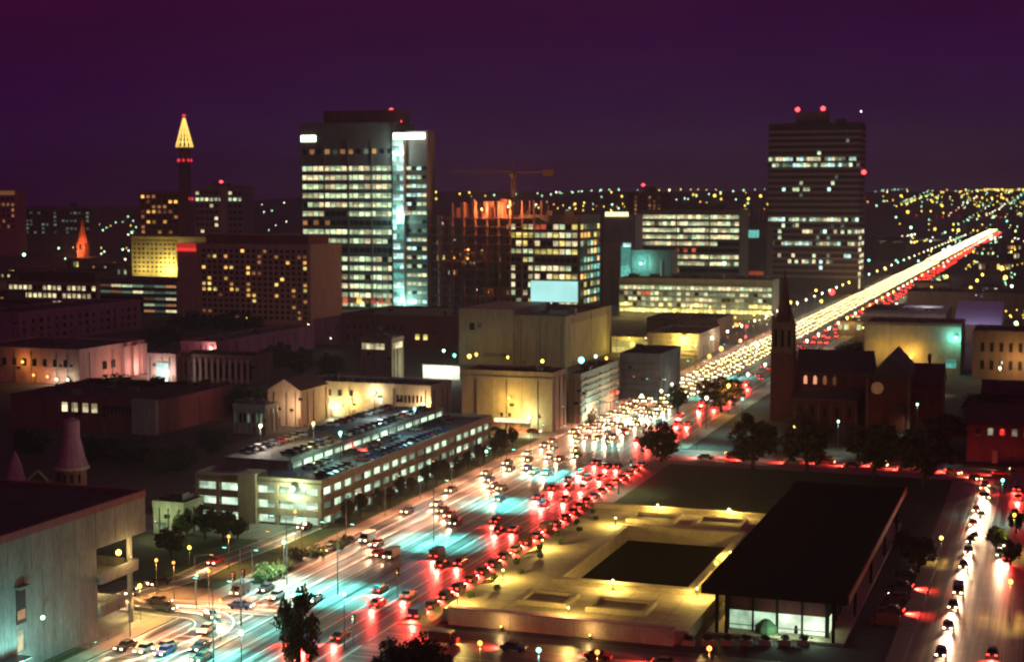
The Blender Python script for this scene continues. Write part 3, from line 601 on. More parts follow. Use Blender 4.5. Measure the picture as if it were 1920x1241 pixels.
fb(r, 'front', 'lit_doorway', W_CYAN, r.w * .35, r.w * .75, 0, r.h * .75, .05, .3); fb(r, 'front', 'lit_sill', L_WHT, r.w * .3, r.w * .7, .2, 1.0, .4, .9); point(r.root, (-r.w * .4, -4, 3), (1, .9, .8), 5000, .5)
r = low('pilastered_block', 'low brown block with rows of tall pilasters below the purple row', 475, 720, 672, 332, 512, BROWN, depth=16)
for k in range(13): fb(r, 'front', 'pilaster', PINK, r.w * k / 13, r.w * k / 13 + .9, 0, r.h - .6, 0, .5)
facade(r, 'front', 0, r.w, .5, r.h - 1, 1, 13, lambda f, k: None, .5, .7)
r = low('terrace_row', 'dark mauve flat roofed row running towards the small lit tower', 405, 690, 645, 340, 590, PURPLE, dmax=160)
for k in range(10): fb(r, 'side', 'pilaster', PURPLE, r.d * k / 10, r.d * k / 10 + .6, 0, r.h, 0, .35)
globe(r.root, 'wall_lamp', L_WHT, (-r.w * .1, -1, r.h - 1.5), .45); point(r.root, (-r.w * .1, -2, r.h - 2), (1, .6, .35), 1800, .3); fb(r, 'front', 'downpipe', CREAM, r.w * .86, r.w * .9, .2, r.h - 1, 0, .3)
r = low('mauve_block', 'plain mauve grey block in front of the bright office tower', 690, 648, 605, 588, 700, PURPLE, depth=30)
r = low('depot', 'wide dark maroon depot with two small lit windows', 858, 655, 597, 640, 866, MAROON, depth=60, vents=5)
for px_ in (782, 797): s = px_s(r, px_); fb(r, 'front', 'window', W_YEL, s - 1, s + 1, px_z(r, 790, 637), px_z(r, 790, 627), 0, .12)
facade(r, 'front', 2, r.w * .55, 2, r.h * .8, 2, 9, lambda f, k: None, .5, .5)
r = low('stair_tower', 'short square tower with a bright lit band under its roof', 735, 716, 638, 677, 757, wall('tower_brown', (.26, .19, .12)), depth=None)
zf = lambda y: px_z(r, 735, y)
for k in range(5): fb(r, 'front', 'window', W_CREAM, .6 + k * (r.w * .74) / 5, .6 + (k + .86) * (r.w * .74) / 5, zf(656), zf(645), 0, .1)
for k in range(3): fb(r, 'side', 'window', W_CREAM, r.d * (.12 + .27 * k), r.d * (.12 + .27 * k) + r.d * .24, zf(655), zf(644), 0, .1)
r = low('shopfront_row', 'low cream row with round headed windows behind the car park', 808, 790, 728, 566, 815, CREAM, depth=18)
zf = lambda y: px_z(r, 808, y)
for px_ in (580, 597, 615, 635, 656): s = px_s(r, px_); sub(fb(r, 'front', 'window_sill', CREAM, s - .9, s + .9, zf(751.5), zf(750), 0, .3), fb(r, 'front', 'window', GLASSD, s - .7, s + .7, zf(750), zf(738), 0, .1))
for k in range(8): s = px_s(r, 744 + k * 7.5); fb(r, 'front', 'window', GLASSD, s - .35, s + .35, zf(757), zf(743), 0, .1)
for k in range(3): fb(r, 'front', 'shop_window', W_CREAM, px_s(r, 585 + 20 * k), px_s(r, 601 + 20 * k), zf(774), zf(764), 0, .2)
for px_, py_, m, c, e in ((568, 765, L_ORG, (1, .6, .3), 2500), (658, 757, L_YEL, (1, .75, .25), 2500), (702, 741, L_WHT, (1, .85, .5), 2200), (795, 756, L_WHT, (1, .75, .4), 2200), (625, 772, L_GRN, (.9, 1, .6), 1800)):
    s = px_s(r, px_) - r.w; globe(r.root, 'wall_lamp', m, (s, -1.2, zf(py_)), .42); point(r.root, (s, -2.2, zf(py_)), c, e, .3)
r = low('gabled_house', 'pale gabled end house left of the low cream row', 564, 800, 733, 503, 570, CREAM, depth=20, parapet=False)
t = MB(); t.v = [(-r.w, 0, r.h), (0, 0, r.h), (-r.w / 2, 0, r.h + 3.5), (-r.w, r.d, r.h), (0, r.d, r.h), (-r.w / 2, r.d, r.h + 3.5)]; t.f = [(0, 1, 2), (3, 5, 4), (0, 2, 5, 3), (1, 4, 5, 2)]; t.m = [0, 0, 1, 1]; t.build('gable_roof', [CREAM, ROOFT], r.root); point(r.root, (-1, -5, 6), (1, .65, .4), 2600, .4)
r = low('cement_works', 'beige windowless block washed by a yellow lamp at the boulevard corner', 1036, 810, 704, 866, 1062, wall('works_wall', (.36, .27, .2)), depth=None, vents=4)
zf = lambda y: px_z(r, 1036, y)
for k in range(1, 6): fb(r, 'front', 'panel_joint', CONCD, r.w * k / 6, r.w * k / 6 + .14, 1, r.h - .8, 0, .07)
fb(r, 'front', 'cornice', CONC, 0, r.w, r.h - 1.6, r.h - 1, .0, .3)
for px_ in (938, 953, 1010): s = px_s(r, px_); fb(r, 'front', 'vent', GLASSD, s, s + .9, zf(785), zf(778), 0, .1)
fb(r, 'front', 'lit_awning', W_CREAM, px_s(r, 930), px_s(r, 995), zf(794), zf(788), .1, 1.8)
s = px_s(r, 958) - r.w; globe(r.root, 'wall_lamp', L_YEL, (s, -1.6, zf(749)), .5); point(r.root, (s, -4.5, zf(752)), (1, .66, .12), 2600, .5); point(r.root, (s + 3, -5, zf(778)), (1, .70, .14), 3600, .5)
globe(r.root, 'door_lamp', L_GRN, (px_s(r, 996) - r.w, -1.5, zf(783)), .5); point(r.root, (px_s(r, 996) - r.w, -3, zf(783)), (.8, 1, .5), 2500, .3)
r = low('striped_block', 'low block with horizontal striped cladding facing the boulevard', 1088, 795, 706, 1066, 1158, GREYG, depth=None)
for k in range(6): fb(r, 'side', 'cladding_band', CREAM if k % 2 else GREYG, .3, r.d - .3, r.h * (.18 + .13 * k), r.h * (.24 + .13 * k), 0, .35)
fb(r, 'side', 'shop_window', W_GREEN, r.d * .05, r.d * .4, .6, 3.2, .0, .15); point(r.root, (5, r.d * .2, 4), (.7, 1, .8), 3500, .4); point(r.root, (9, r.d * .6, 6), (.9, 1, .7), 3500, .4)
r = low('dark_showroom', 'dark low showroom with faint louvres near the striped block', 1238, 748, 668, 1162, 1275, wall('slate', (.16, .16, .17)), depth=None, vents=4)
for k in range(5): fb(r, 'front', 'louvre_band', METAL, .5, r.w - .5, r.h * (.15 + .16 * k), r.h * (.2 + .16 * k), 0, .4)
r = low('filling_station', 'beige flat roofed station lit yellow by a lamp beside the boulevard', 1310, 672, 630, 1214, 1348, BEIGE, depth=None, roof=ROOFB)
for k in range(4): fb(r, 'front', 'cladding_band', CREAM, .2, r.w - .2, r.h * (.15 + .2 * k), r.h * (.22 + .2 * k), 0, .3)
fb(r, 'side', 'cladding_band', CREAM, .2, r.d - .2, r.h * .5, r.h * .9, 0, .3); s = px_s(r, 1284) - r.w
globe(r.root, 'wall_lamp', L_YEL, (s, -2, r.h * .95), .7); point(r.root, (s, -3.5, r.h * .8), (1, .78, .15), 9000, .5)
r = low('roof_block', 'brown roofed block behind the yellow lit station', 1345, 635, 602, 1212, 1385, ROOFB, depth=40, roof=ROOFB, vents=5)
r = low('lit_canopy', 'small canopy glowing yellow beside the windowless hall', 1216, 664, 636, 1146, 1222, CREAM, depth=10)
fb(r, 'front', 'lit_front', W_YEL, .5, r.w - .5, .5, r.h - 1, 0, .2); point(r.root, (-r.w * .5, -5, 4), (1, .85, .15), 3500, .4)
r = low('warehouse', 'long maroon warehouse with four bright windows at lower left', 298, 815, 757, 22, 304, MAROON, depth=45, vents=6, roof=ROOFD)
zf = lambda y: px_z(r, 298, y)
for px_ in (115, 134, 154, 171): s = px_s(r, px_); sub(fb(r, 'front', 'window_sill', MAROON, s - 1.1, s + 1.1, zf(782), zf(780), 0, .4), fb(r, 'front', 'window', W_CREAM, s - .95, s + .95, zf(780), zf(763), 0, .15))
for k in range(14): s = px_s(r, 190 + k * 7); fb(r, 'front', 'window', GLASSD, s - .35, s + .35, zf(780), zf(765), 0, .1)
fb(r, 'front', 'end_bay', GREYG, r.w * .84, r.w, 0, r.h + 1.2, 0.05, 1.5)
r = low('green_shed', 'low grey green shed with dim windows left of the gabled house', 498, 815, 765, 438, 522, GREYG, depth=None)
facade(r, 'front', .5, r.w - .5, r.h * .35, r.h * .85, 1, 7, lambda f, k: W_DIMG if R() < .4 else None, .7, .7, None, GREYG)
r = low('garden_house', 'small pale wall lit green between the near block and the car park', 346, 1004, 950, 288, 366, GREYG, depth=8)
fb(r, 'front', 'door', BROWN, r.w * .6, r.w * .75, 0, 2.4, 0, .1); fb(r, 'front', 'window', W_DIMG, r.w * .15, r.w * .42, 1, 2.6, 0, .1); point(r.root, (-r.w * .5, -5, 4.5), (.8, 1, .45), 1300, .3)
# white lit yard wall
x, y = xy(*ground(862, 712)); yw = empty('yard_wall', (x, y, 0), -A, 'bright white floodlit yard wall between the short tower and the beige block', 'wall')
ln = ground(862, 712)[1] - ground(782, 712)[1]
for k in range(6): piece('panel', plain('white_render', (.75, .75, .7), .8), yw, -ln * (k + 1) / 6 + .15, -ln * k / 6, 0, .4, 0, 5.2)
piece('coping', CONC, yw, -ln, 0, -.1, .5, 5.21, 5.5); point(yw, (-ln * .3, -6, 5), (.85, 1, .75), 4000, .5); point(yw, (-ln * .75, -6, 5), (.85, 1, .75), 4000, .5)

def dress(r, n, seed):
    rd = random.Random(seed)
    for k in range(n):
        s_ = r.w * (k + .2 + .6 * rd.random()) / n; fb(r, 'front', 'downpipe', METAL, s_, s_ + .22, .2, r.h - .6, .02, .26)
        if rd.random() < .6: fb(r, 'front', 'door', BROWN, s_ + 1, s_ + 2.4, .1, 2.6, .02, .1)
        if rd.random() < .7: z_ = r.h * (.35 + .4 * rd.random()); fb(r, 'front', 'vent_grille', GLASSD, s_ + 1.2, s_ + 2.6, z_, z_ + .9, .02, .12)
    for k in range(3): s_ = r.d * (k + .3 + .4 * rd.random()) / 3; fb(r, 'side', 'downpipe', METAL, s_, s_ + .22, .2, r.h - .6, .02, .26)
for i_, r_ in enumerate([H] + LOWS): dress(r_, 6 if r_.w > 30 else 3, i_)
# turrets of the old house, bottom left
def turret(px, py, ptop, rad, label):
    u, v = ground(px, py + 60); u = 300; v = on_u(px, py, u)[0]; x, y = xy(u, v); o = empty('turret', (x, y, 0), -A, label, 'turret')
    ze, zt = on_u(px, py, u)[1], on_u(px, ptop, u)[1]
    t = MB(); t.lathe([(rad * .86, 0), (rad * .86, ze)], 16); t.build('drum', BRICK, o)
    t = MB(); t.lathe([(rad * 1.06, ze - .5), (rad * 1.06, ze)], 16); t.build('cornice', CREAM, o)
    L = zt - ze; t = MB(); t.lathe([(rad, ze + .01), (rad * .78, ze + L * .22), (rad * .55, ze + L * .55), (rad * .5, ze + L * .6)] + ([(rad * .5, ze + L * .93), (rad * .08, ze + L)] if rad > 3 else [(.05, ze + L)]), 14); t.build('cone_roof', PURPLE, o)
    for k in range(5): a_ = -math.pi * (.15 + .17 * k); piece('window', GLASSD, o, rad * .87 * math.cos(a_) - .3, rad * .87 * math.cos(a_) + .3, rad * .87 * math.sin(a_) - .2, rad * .87 * math.sin(a_) + .1, ze - 3.4, ze - 1.4)
turret(136, 874, 782, 3.7, 'conical purple turret with a stepped cap behind the near flat roof'); turret(30, 905, 845, 2.6, 'plain pointed turret at the left edge behind the near flat roof')
u = 296; v = on_u(72, 900, u)[0]; x, y = xy(u, v); o = empty('gabled_dormer', (x, y, 0), -A, 'small pale edged gable between the two turrets', 'gable')
z1 = on_u(72, 882, u)[1]; t = MB(); t.prism([(-2.4, 0), (2.4, 0), (2.4, 6), (-2.4, 6)], 0, z1 - 2); t.build('wall', BRICK, o)
t = MB(); t.tube((-2.7, -.1, z1 - 2.2), (0, -.1, z1), .2, .2); t.tube((2.7, -.1, z1 - 2.2), (0, -.1, z1), .2, .2); t.build('barge_board', CREAM, o)
t = MB(); t.v = [(-2.6, 0, z1 - 2), (2.6, 0, z1 - 2), (0, 0, z1), (-2.6, 6, z1 - 2), (2.6, 6, z1 - 2), (0, 6, z1)]; t.f = [(0, 1, 2), (3, 5, 4), (0, 2, 5, 3), (1, 4, 5, 2)]; t.m = [0] * 4; t.build('roof', ROOFT, o)

# ------------------------------------------------------------------ near concrete block, bottom left
x, y = xy(213, -146); nb = empty('concrete_block', (x, y, 0), -A, 'blank grey concrete block with overhanging top storey filling the bottom left corner', 'building')
NB = wall('near_concrete', (.19, .165, .16), .85, .5, .45)
piece('lower_wall', NB, nb, -40, -1, -60, -.5, 0, 15); piece('top_storey', NB, nb, -46, 0, -62, 12.5, 15.02, 21.6)
piece('roof', ROOFD, nb, -45.4, -.6, -61.5, 11.9, 21.6, 21.7)
t = MB(); t.box(-46, .1, 11.9, 12.6, 21, 22.2); t.box(-.6, .1, -62, 11.9, 21, 22.2); t.build('parapet', MAROON, nb)
for k in range(12): piece('panel_joint', CONCD, nb, -1, -.96, -58 + 4.8 * k, -57.94 + 4.8 * k, .3, 14.9)
for k in range(12): piece('panel_joint', CONCD, nb, 0, .04, -58 + 5.6 * k, -57.94 + 5.6 * k, 15.3, 21)
piece('window_slot', GLASSD, nb, -1, -.9, -21.5, -19.2, 7.5, 13); piece('window', W_DIMO, nb, -1, -.85, -21.3, -19.4, 8.2, 9.6); piece('lit_window', W_CREAM, nb, -1, -.85, -21.4, -20.1, 3.4, 6.6); piece('window_hood', NB, nb, -1, .1, -21.8, -19, 13.02, 13.4)
for z, l in ((3.4, 6.5), (8.8, 10.5)):
    bf = piece('balcony', NB, nb, -12, -.2, -.45, l, z, z + .4); sub(piece('parapet', NB, nb, -.6, -.2, -.45, l, z + .41, z + 1.9), bf); sub(piece('parapet', NB, nb, -12, -.65, l - .4, l, z + .41, z + 1.9), bf)
piece('recess_wall', BROWN, nb, -14, -12.1, -.45, 10, 0, 15); piece('recess_column', NB, nb, -1.2, -.6, 8.5, 9.2, 0, 14.9)
globe(nb, 'balcony_lamp', L_YEL, (-.8, 5.5, 12.8), .5); point(nb, (.9, 6.5, 12.6), (1, .75, .25), 1500, .3); point(nb, (-5, 5, 6.8), (1, .8, .3), 900, .3); point(nb, (-1, 11, 3), (1, .8, .3), 2200, .3)
globe(nb, 'wall_lamp', L_GRN, (.3, -16.8, 7.6), .33)
point(nb, (4, -24, 2.6), (.3, 1, .85), 5500, .4); point(nb, (5, -38, 2.6), (.3, 1, .85), 5500, .4); point(nb, (5, -10, 3), (.35, 1, .7), 700, .4)  # teal wash from unseen lights, their housings added
piece('awning', METAL, nb, -1, 2.2, -26, -22, 3.0, 3.2); piece('handrail', METAL, nb, 1.8, 1.9, -50, -1, 1.1, 1.2)
for k in range(11): piece('rail_post', METAL, nb, 1.8, 1.88, -50 + 4.8 * k, -49.9 + 4.8 * k, .1, 1.1)

# ------------------------------------------------------------------ multi-storey car park
x, y = xy(300, -149.6); cp = empty('car_park', (x, y, 0), -A, 'three storey open car park with lit decks and cars parked on its roof', 'car park')
CPW = wall('car_park_concrete', (.27, .22, .17)); D, Wd = 107, 31.5
LITD = emit('deck_light', (.72, 1, .70), 1.15, .45, 1.3, .45, .35)
piece('deck_core', CONCD, cp, -Wd + 1, -1, 1, D - 1, 0, 9.6); piece('roof_deck', wall('deck', (.13, .12, .13), .7, .4, .3, False), cp, -Wd, 0, 0, D, 9.6, 9.9)
for f in range(3):
    z = .5 + 3.25 * f
    piece('spandrel', CPW, cp, -Wd, 0, 0, .6, z + 1.75, z + 3.25 if f < 2 else 10.6); piece('spandrel', CPW, cp, -.6, 0, .61, D, z + 1.75, z + 3.25 if f < 2 else 10.6)
    for k, (a_, c_) in enumerate(((-31, -26.2), (-25.2, -20.6), (-15.8, -11.6), (-10.6, -.9))):
        n_ = 3 if k == 3 else 2
        for q in range(n_): piece('lit_bay', LITD if R() < .93 else W_DIMG, cp, a_ + (c_ - a_) * q / n_ + .1, a_ + (c_ - a_) * (q + 1) / n_ - .1, .7, .99, z, z + 1.75)
    for k in range(20): piece('lit_bay', LITD if R() < .75 else W_DIMG, cp, -.98, -.7, 1.2 + k * 5.3, 5.6 + k * 5.3, z, z + 1.75)
for k in range(21): piece('column', CPW, cp, -.7, -.05, .62 + k * 5.3, 1.2 + k * 5.3, 0, 9.5)
for s in (-31.4, -26.1, -20.5, -16.5, -11.4, -.9): piece('column', CPW, cp, s - .1, s + .75, -.03, .6, 0, 9.58)
piece('stair_tower', CPW, cp, -20.4, -15.9, -.6, 5, 0, 11.2)
piece('rear_parapet', CPW, cp, -Wd, 0, D - .4, D, 9.9, 10.8); piece('left_parapet', CPW, cp, -Wd, -Wd + .4, .6, D - .4, 9.9, 10.8)
piece('upper_deck', MATS['deck'], cp, -Wd + .5, -14, 12, D - 2, 11.9, 12.2)
for k in range(17): piece('lit_bay', LITD, cp, -14.5, -14.2, 14 + k * 5.4, 18.4 + k * 5.4, 10.2, 11.5)
piece('deck_edge', CPW, cp, -14.0, -13.7, 12, D - 2, 11.6, 12.8); piece('deck_back', CONCD, cp, -Wd + .6, -14.6, 12.2, D - 2.2, 9.92, 11.88)
for k in range(18): piece('deck_post', CPW, cp, -14.1, -13.8, 13 + k * 5.4, 13.4 + k * 5.4, 9.92, 11.6)
globe(cp, 'flood_or_added_housing', L_GRN, (-6.5, -1.2, 8.6), .62); point(cp, (-6.5, -2.4, 8.4), (.75, 1, .55), 5200, .3)
for px_, py_ in ((0, 0), (1, 0)): pass
for (a_, c_, m, cc) in ((-29, 26, L_WHT, (1, .85, .7)), (-19, 34, L_YEL, (1, .8, .3)), (-22, 80, L_GRN, (.7, 1, .9)), (-6, 22, L_TEAL, (.35, 1, .9)), (-6, 66, L_TEAL, (.35, .9, 1))):
    t = MB(); t.tube((a_, c_, 9.9), (a_, c_, 17.5), .13, .09); t.build('roof_lamp_post', METAL, cp); globe(cp, 'roof_lamp', m, (a_, c_, 17.6), .42); point(cp, (a_, c_, 16.9), cc, 5200, .3, False)

# ------------------------------------------------------------------ modern glass gallery with black steel roof and its sunken terrace
u0, v0 = 246.5, -30; x, y = xy(u0, v0); ga = empty('gallery', (x, y, 0), -A, 'low glass pavilion with broad black flat roof and lit front panes', 'pavilion')
GW, GD = 23.4, 99
piece('floor', STONE, ga, -GW + .5, -.5, .5, GD - .5, .15, .6)
piece('roof', BLACKM, ga, -GW, 0, 0, GD, 7.3, 8.4)
t = MB()
for k in range(8): t.box(-GW + .2 + k * 2.9, -GW + .3 + k * 2.9, .2, GD - .2, 8.4, 8.46)
for k in range(30): t.box(-GW + .2, -.2, .3 + k * 3.3, .4 + k * 3.3, 8.4, 8.45)
tag(t.build('roof_seams', BLACKM, ga), kind='stuff')
piece('front_fascia', BLACKM, ga, -GW - .1, .1, -.25, -.01, 7.1, 8.55); piece('side_fascia', REDP, ga, .11, .35, -.2, GD, 7.3, 8.6); piece('left_fascia', BLACKM, ga, -GW - .3, -GW - .01, -.2, GD, 7.1, 8.55)  # side fascia coloured red to imitate reddish light along that edge
for a_, c_ in ((-GW + 2.2, .6), (-GW + 3.8, .6), (-2.2, .6), (-.9, 18), (-.9, 42), (-.9, 66), (-.9, 90), (-GW + .9, 30), (-GW + .9, 60), (-GW + .9, 90)):
    piece('column', BLACKM, ga, a_ - .28, a_ + .28, c_ - .08, c_ + .08, .6, 7.28); piece('column_web', BLACKM, ga, a_ - .08, a_ + .08, c_ - .28, c_ + .28, .6, 7.27)
g0, g1 = -GW + 3.6, -3.6
piece('curtain', wall('dark_red_curtain', (.10, .018, .018), .9, .4, 2), ga, g0, g1, 3.4, 3.6, 3.9, 7.28)
GP = emit('gallery_pane', (.66, 1, .66), .8, .7, 1.2, .45, .5); GH = emit('gallery_wall_glow', (.85, 1, .72), 1.0, .8, 1.2, .3, .4)
for k in range(4):
    a_ = g0 + (g1 - g0) * k / 4; piece('pane', GP if k < 2 else GH, ga, a_ + .18, a_ + (g1 - g0) / 4 - .18, 3.5, 3.58, .75, 3.88); piece('mullion', BLACKM, ga, a_ - .14 - (.1 if k == 2 else 0), a_ + .16, 3.2, 3.62, .6, 7.29)
piece('mullion', BLACKM, ga, g1 - .3, g1 + .35, 3.2, 3.62, .6, 7.29); piece('handrail', METAL, ga, g0, g1, 3.0, 3.1, 1.5, 1.62)
t = MB(); t.tube((0, 0, .9), (0, 0, 2.1), .35, .22, 8); t.build('sculpture', BLACKM, ga, (g0 + 11.2, 3.3, 0)); t = MB(); t.lathe([(1.9, .8), (1.7, 1.8), (.7, 2.7), (.1, 2.9)], 10); t.build('display_mound', wall('display', (.1, .2, .1), .9), ga, (g0 + 6.3, 3.1, 0))
for k in range(18):
    piece('side_pane', GLASSD if k else W_GREEN, ga, -3.6, -3.5, 3.9 + k * 5.1, 8.6 + k * 5.1, .7, 3.2 if not k else 7.28)
    piece('mullion', BLACKM, ga, -3.7, -3.3, 3.6 + k * 5.1, 3.88 + k * 5.1, .6, 7.29)
for k in range(18): piece('left_pane', GLASSD, ga, -GW + 3.5, -GW + 3.6, 3.9 + k * 5.1, 8.6 + k * 5.1, .7, 7.28)
point(ga, (g0 + 9, .2, 2.2), (.6, 1, .7), 500, .5); point(ga, (g1 - 2, .5, 2.0), (.6, 1, .7), 400, .5)
point(ga, (-GW - 1, 24, 3), (1, .72, .2), 1600, .3); globe(ga, 'soffit_lamp', L_YEL, (-GW - 1.1, 22, 4.2), .4)

# podium terrace (stone), pit, planters
PZ = 2.3
b = MB()
for (a0, a1, c0, c1) in ((240, 264, -97, -54.5), (311, 331, -97, -54.5), (264.01, 310.99, -97, -83.5), (264.01, 310.99, -60, -54.5)): b.prism([xy(a0, c0), xy(a0, c1), xy(a1, c1), xy(a1, c0)][::-1], 0, PZ)
tag(b.build('terrace', STONE), kind='structure')
b = MB(); quv(b, 263.8, 311.2, -83.7, -59.8, .06); structure('sunken_pool', b, wall('dark_pool', (.006, .004, .004), .95, .5, .4, False)); MATS['dark_pool'].node_tree.nodes['Principled BSDF'].inputs['Specular IOR Level'].default_value = 0
def slab(name, mat, u0, u1, v0, v1, z0, z1, label, cat, group=None):
    x, y = xy(u0, v1); o = empty(name, (x, y, z0), -A, label, cat, group); return o, (v1 - v0), (u1 - u0)
for nm, lab, (a0, a1, c0, c1), h in (
    ('parapet_wall', 'long stone parapet on the near side of the sunken pool', (262.2, 263.9, -84.6, -58.8), 1.0), ('parapet_wall', 'slanted left stone parapet of the sunken pool', (264, 311, -84.8, -83.6), .8),
    ('parapet_wall', 'stone parapet at the far side of the sunken pool', (311.1, 312.6, -84.8, -59), .9), ('parapet_wall', 'stone parapet of the pool next to the black pavilion', (264, 311, -59.9, -58.8), .9),
    ('parapet_wall', 'bright rear parapet between the terrace and the dark lawn', (331.1, 332.4, -97, -54.5), 3.3), ('parapet_wall', 'street side parapet of the terrace with a mauve coping', (238.6, 239.9, -95.5, -56.5), 3.0)):
    o, ww, dd = slab(nm, STONE, a0, a1, c0, c1, PZ if h < 2 else 0, h, lab, 'wall')
    n_ = max(1, int(max(ww, dd) / 5))
    for k in range(n_):
        if ww > dd: piece('block', STONE, o, -ww + ww * k / n_ + .03, -ww + ww * (k + 1) / n_ - .03, 0, dd, 0.01, h - .2)
        else: piece('block', STONE, o, -ww, 0, dd * k / n_ + .03, dd * (k + 1) / n_ - .03, 0.01, h - .2)
    piece('coping', STONE if h < 3 or a0 > 300 else PURPLE, o, -ww - .12, .12, -.12, dd + .12, h - .19, h)
for i, (a0, a1, c0, c1, lab) in enumerate(((246.5, 254.5, -86, -77, 'left of two stone rimmed planters near the street'), (246, 254, -73.5, -63, 'right of two stone rimmed planters near the street'), (318, 326.5, -86, -75.5, 'left of two stone rimmed planters behind the pool'), (318, 326.5, -71.5, -61, 'right of two stone rimmed planters behind the pool'))):
    o, ww, dd = slab('planter', STONE, a0, a1, c0, c1, PZ, 1, lab, 'planter', 'square planters on the terrace')
    for (p0, p1, q0, q1) in ((-ww, 0, 0, .8), (-ww, 0, dd - .8, dd), (-ww, -ww + .8, .81, dd - .81), (-.8, 0, .81, dd - .81)): piece('rim', STONE, o, p0, p1, q0, q1, .01, .85)
    piece('bed', wall('planter_bed', (.30, .24, .15), .9), o, -ww + .8, -.8, .8, dd - .8, .01, .3)
for i, (u, v, e, ref) in enumerate(((243.0, -95.5, 1500, 'near left corner of the terrace'), (261.4, -73, 1700, 'middle of the near parapet of the pool'), (260.5, -57.5, 1300, 'terrace corner by the pavilion columns'), (262, -94, 1500, 'left edge of the terrace'), (288, -95, 1500, 'left edge further back'), (313.5, -87, 1700, 'left end of the far parapet'), (330.2, -82, 2200, 'rear wall, left'), (330.2, -66, 2200, 'rear wall, right'), (290, -57.6, 1900, 'walk between pool and pavilion'), (241.2, -75, 1300, 'street edge between the near planters'))):
    x, y = xy(u, v); o = empty('bollard_lamp', (x, y, PZ), -A, 'low golden bollard lamp at the ' + ref, 'lamp', 'bollard lamps on the terrace')
    t = MB(); t.tube((0, 0, 0), (0, 0, 1.5), .09, .07, 8); t.build('post', METAL, o); globe(o, 'globe', L_YEL, (0, 0, 1.7), .2); point(o, (0, 0, 2.05), (1, .72, .17), e * 2.5, .2, False)
b = MB()
for k in range(9): quv(b, 240.4, 262, -96.5 + k * 4.6, -96.4 + k * 4.6, PZ + .015)
for k in range(5): quv(b, 312.8, 331, -96.5 + k * 9.2, -96.4 + k * 9.2, PZ + .015)
for k in range(6): quv(b, 241 + 3.8 * k, 241.1 + 3.8 * k, -96.5, -55, PZ + .012)
tag(b.build('paving_joints', CONCD), kind='stuff')
for i, (px_, py_) in enumerate(((942, 1190), (1108, 1203))):
    v = on_u(px_, py_, 238)[0]; x, y = xy(237.4, v); o = empty('wall_light', (x, y, 0), -A, ('left' if i == 0 else 'right') + ' of two small lamps washing the terrace wall above the front street', 'lamp', 'lamps on the terrace wall')
    piece('housing', METAL, o, -.2, .2, 0, .4, .02, .8); globe(o, 'lens', L_YEL, (0, -.1, .9), .16); point(o, (0, -.6, 1.5), (1, .65, .25), 260, .2)

# ------------------------------------------------------------------ church
x, y = xy(500, -79); cu = empty('church', (x, y, 0), -A, 'dark brick church with tall pointed spire and five arched windows along its nave', 'church')
CB = wall('church_brick', (.15, .03, .022)); CS = wall('church_stone', (.2, .11, .08))
piece('tower', CB, cu, -7.2, 0, -3.6, 3.6, 0, 22)
BELF = piece('belfry', CS, cu, -6.9, -.3, -3.3, 3.3, 22.3, 32); piece('string_course', CS, cu, -7.4, .2, -3.8, 3.8, 22.02, 22.29)
for k in range(4): sub(piece('buttress', CS, cu, -7.1 + k * 2.17, -6.6 + k * 2.17, -3.75, -3.31, 22.3, 31), BELF)
for k in range(3): sub(piece('louvre', BLACKM, cu, -6.2 + k * 2.17, -5.3 + k * 2.17, -3.36, -3.3, 24, 29.5), BELF)
t = MB(); t.lathe([(3.5, 32.0), (2.3, 34.6), (.08, 49)], 8, -3.6, 0); t.build('spire', wall('spire_slate', (.12, .045, .04), .7), cu)
for a_ in (-6.6, -.6): t = MB(); t.lathe([(.55, 31.5), (.55, 33), (.05, 35.5)], 6, a_, -3); sub(t.build('pinnacle', CS, cu), BELF)
def gable(name, x0, x1, y0, y1, ze, zr, along_x, mat, parent):
    t = MB()
    if along_x: m_ = (y0 + y1) / 2; t.v = [(x0, y0, ze), (x1, y0, ze), (x1, y1, ze), (x0, y1, ze), (x0, m_, zr), (x1, m_, zr)]; t.f = [(0, 1, 5, 4), (2, 3, 4, 5), (0, 4, 3), (1, 2, 5)]
    else: m_ = (x0 + x1) / 2; t.v = [(x0, y0, ze), (x1, y0, ze), (x1, y1, ze), (x0, y1, ze), (m_, y0, zr), (m_, y1, zr)]; t.f = [(1, 2, 5, 4), (3, 0, 4, 5), (0, 1, 4), (2, 3, 5)]
    t.m = [0] * 4; return t.build(name, mat, parent)
piece('nave_wall', CB, cu, .1, 24, 2, 16, 0, 15.5); gable('nave_roof', -.2, 24.2, 1.4, 16.6, 15.5, 22.5, True, ROOFT, cu)
piece('aisle_wall', CB, cu, .1, 21, -5, 1.9, 0, 8); t = MB(); t.v = [(.1, -5.5, 8), (21.2, -5.5, 8), (21.2, 1.95, 11), (.1, 1.95, 11)]; t.f = [(0, 1, 2, 3)]; t.m = [0]; t.build('aisle_roof', ROOFT, cu); piece('eaves_band', CS, cu, .1, 24, 1.7, 1.95, 15.0, 15.4); piece('eaves_band', CS, cu, .1, 21, -5.3, -5.05, 7.4, 7.8)
for k in range(5):
    m_ = emit('church_window', (1, .42, .22), .95, 1, 1) if k < 2 else (W_DIMO if k < 4 else GLASSD); c = 3.2 + k * 3.1
    t = MB(); t.prism([(c - .55, 0), (c + .55, 0), (c + .55, 2), (c + .4, 2.5), (c, 2.8), (c - .4, 2.5), (c - .55, 2)], 0, .15); o = t.build('window', m_, cu); o.location = (0, 2.0, 11.8); o.rotation_euler = (math.pi / 2, 0, 0)
for k in range(6): piece('aisle_buttress', CS, cu, .6 + k * 3.9, 1.1 + k * 3.9, -5.9, -5.0, 0, 6.5); 
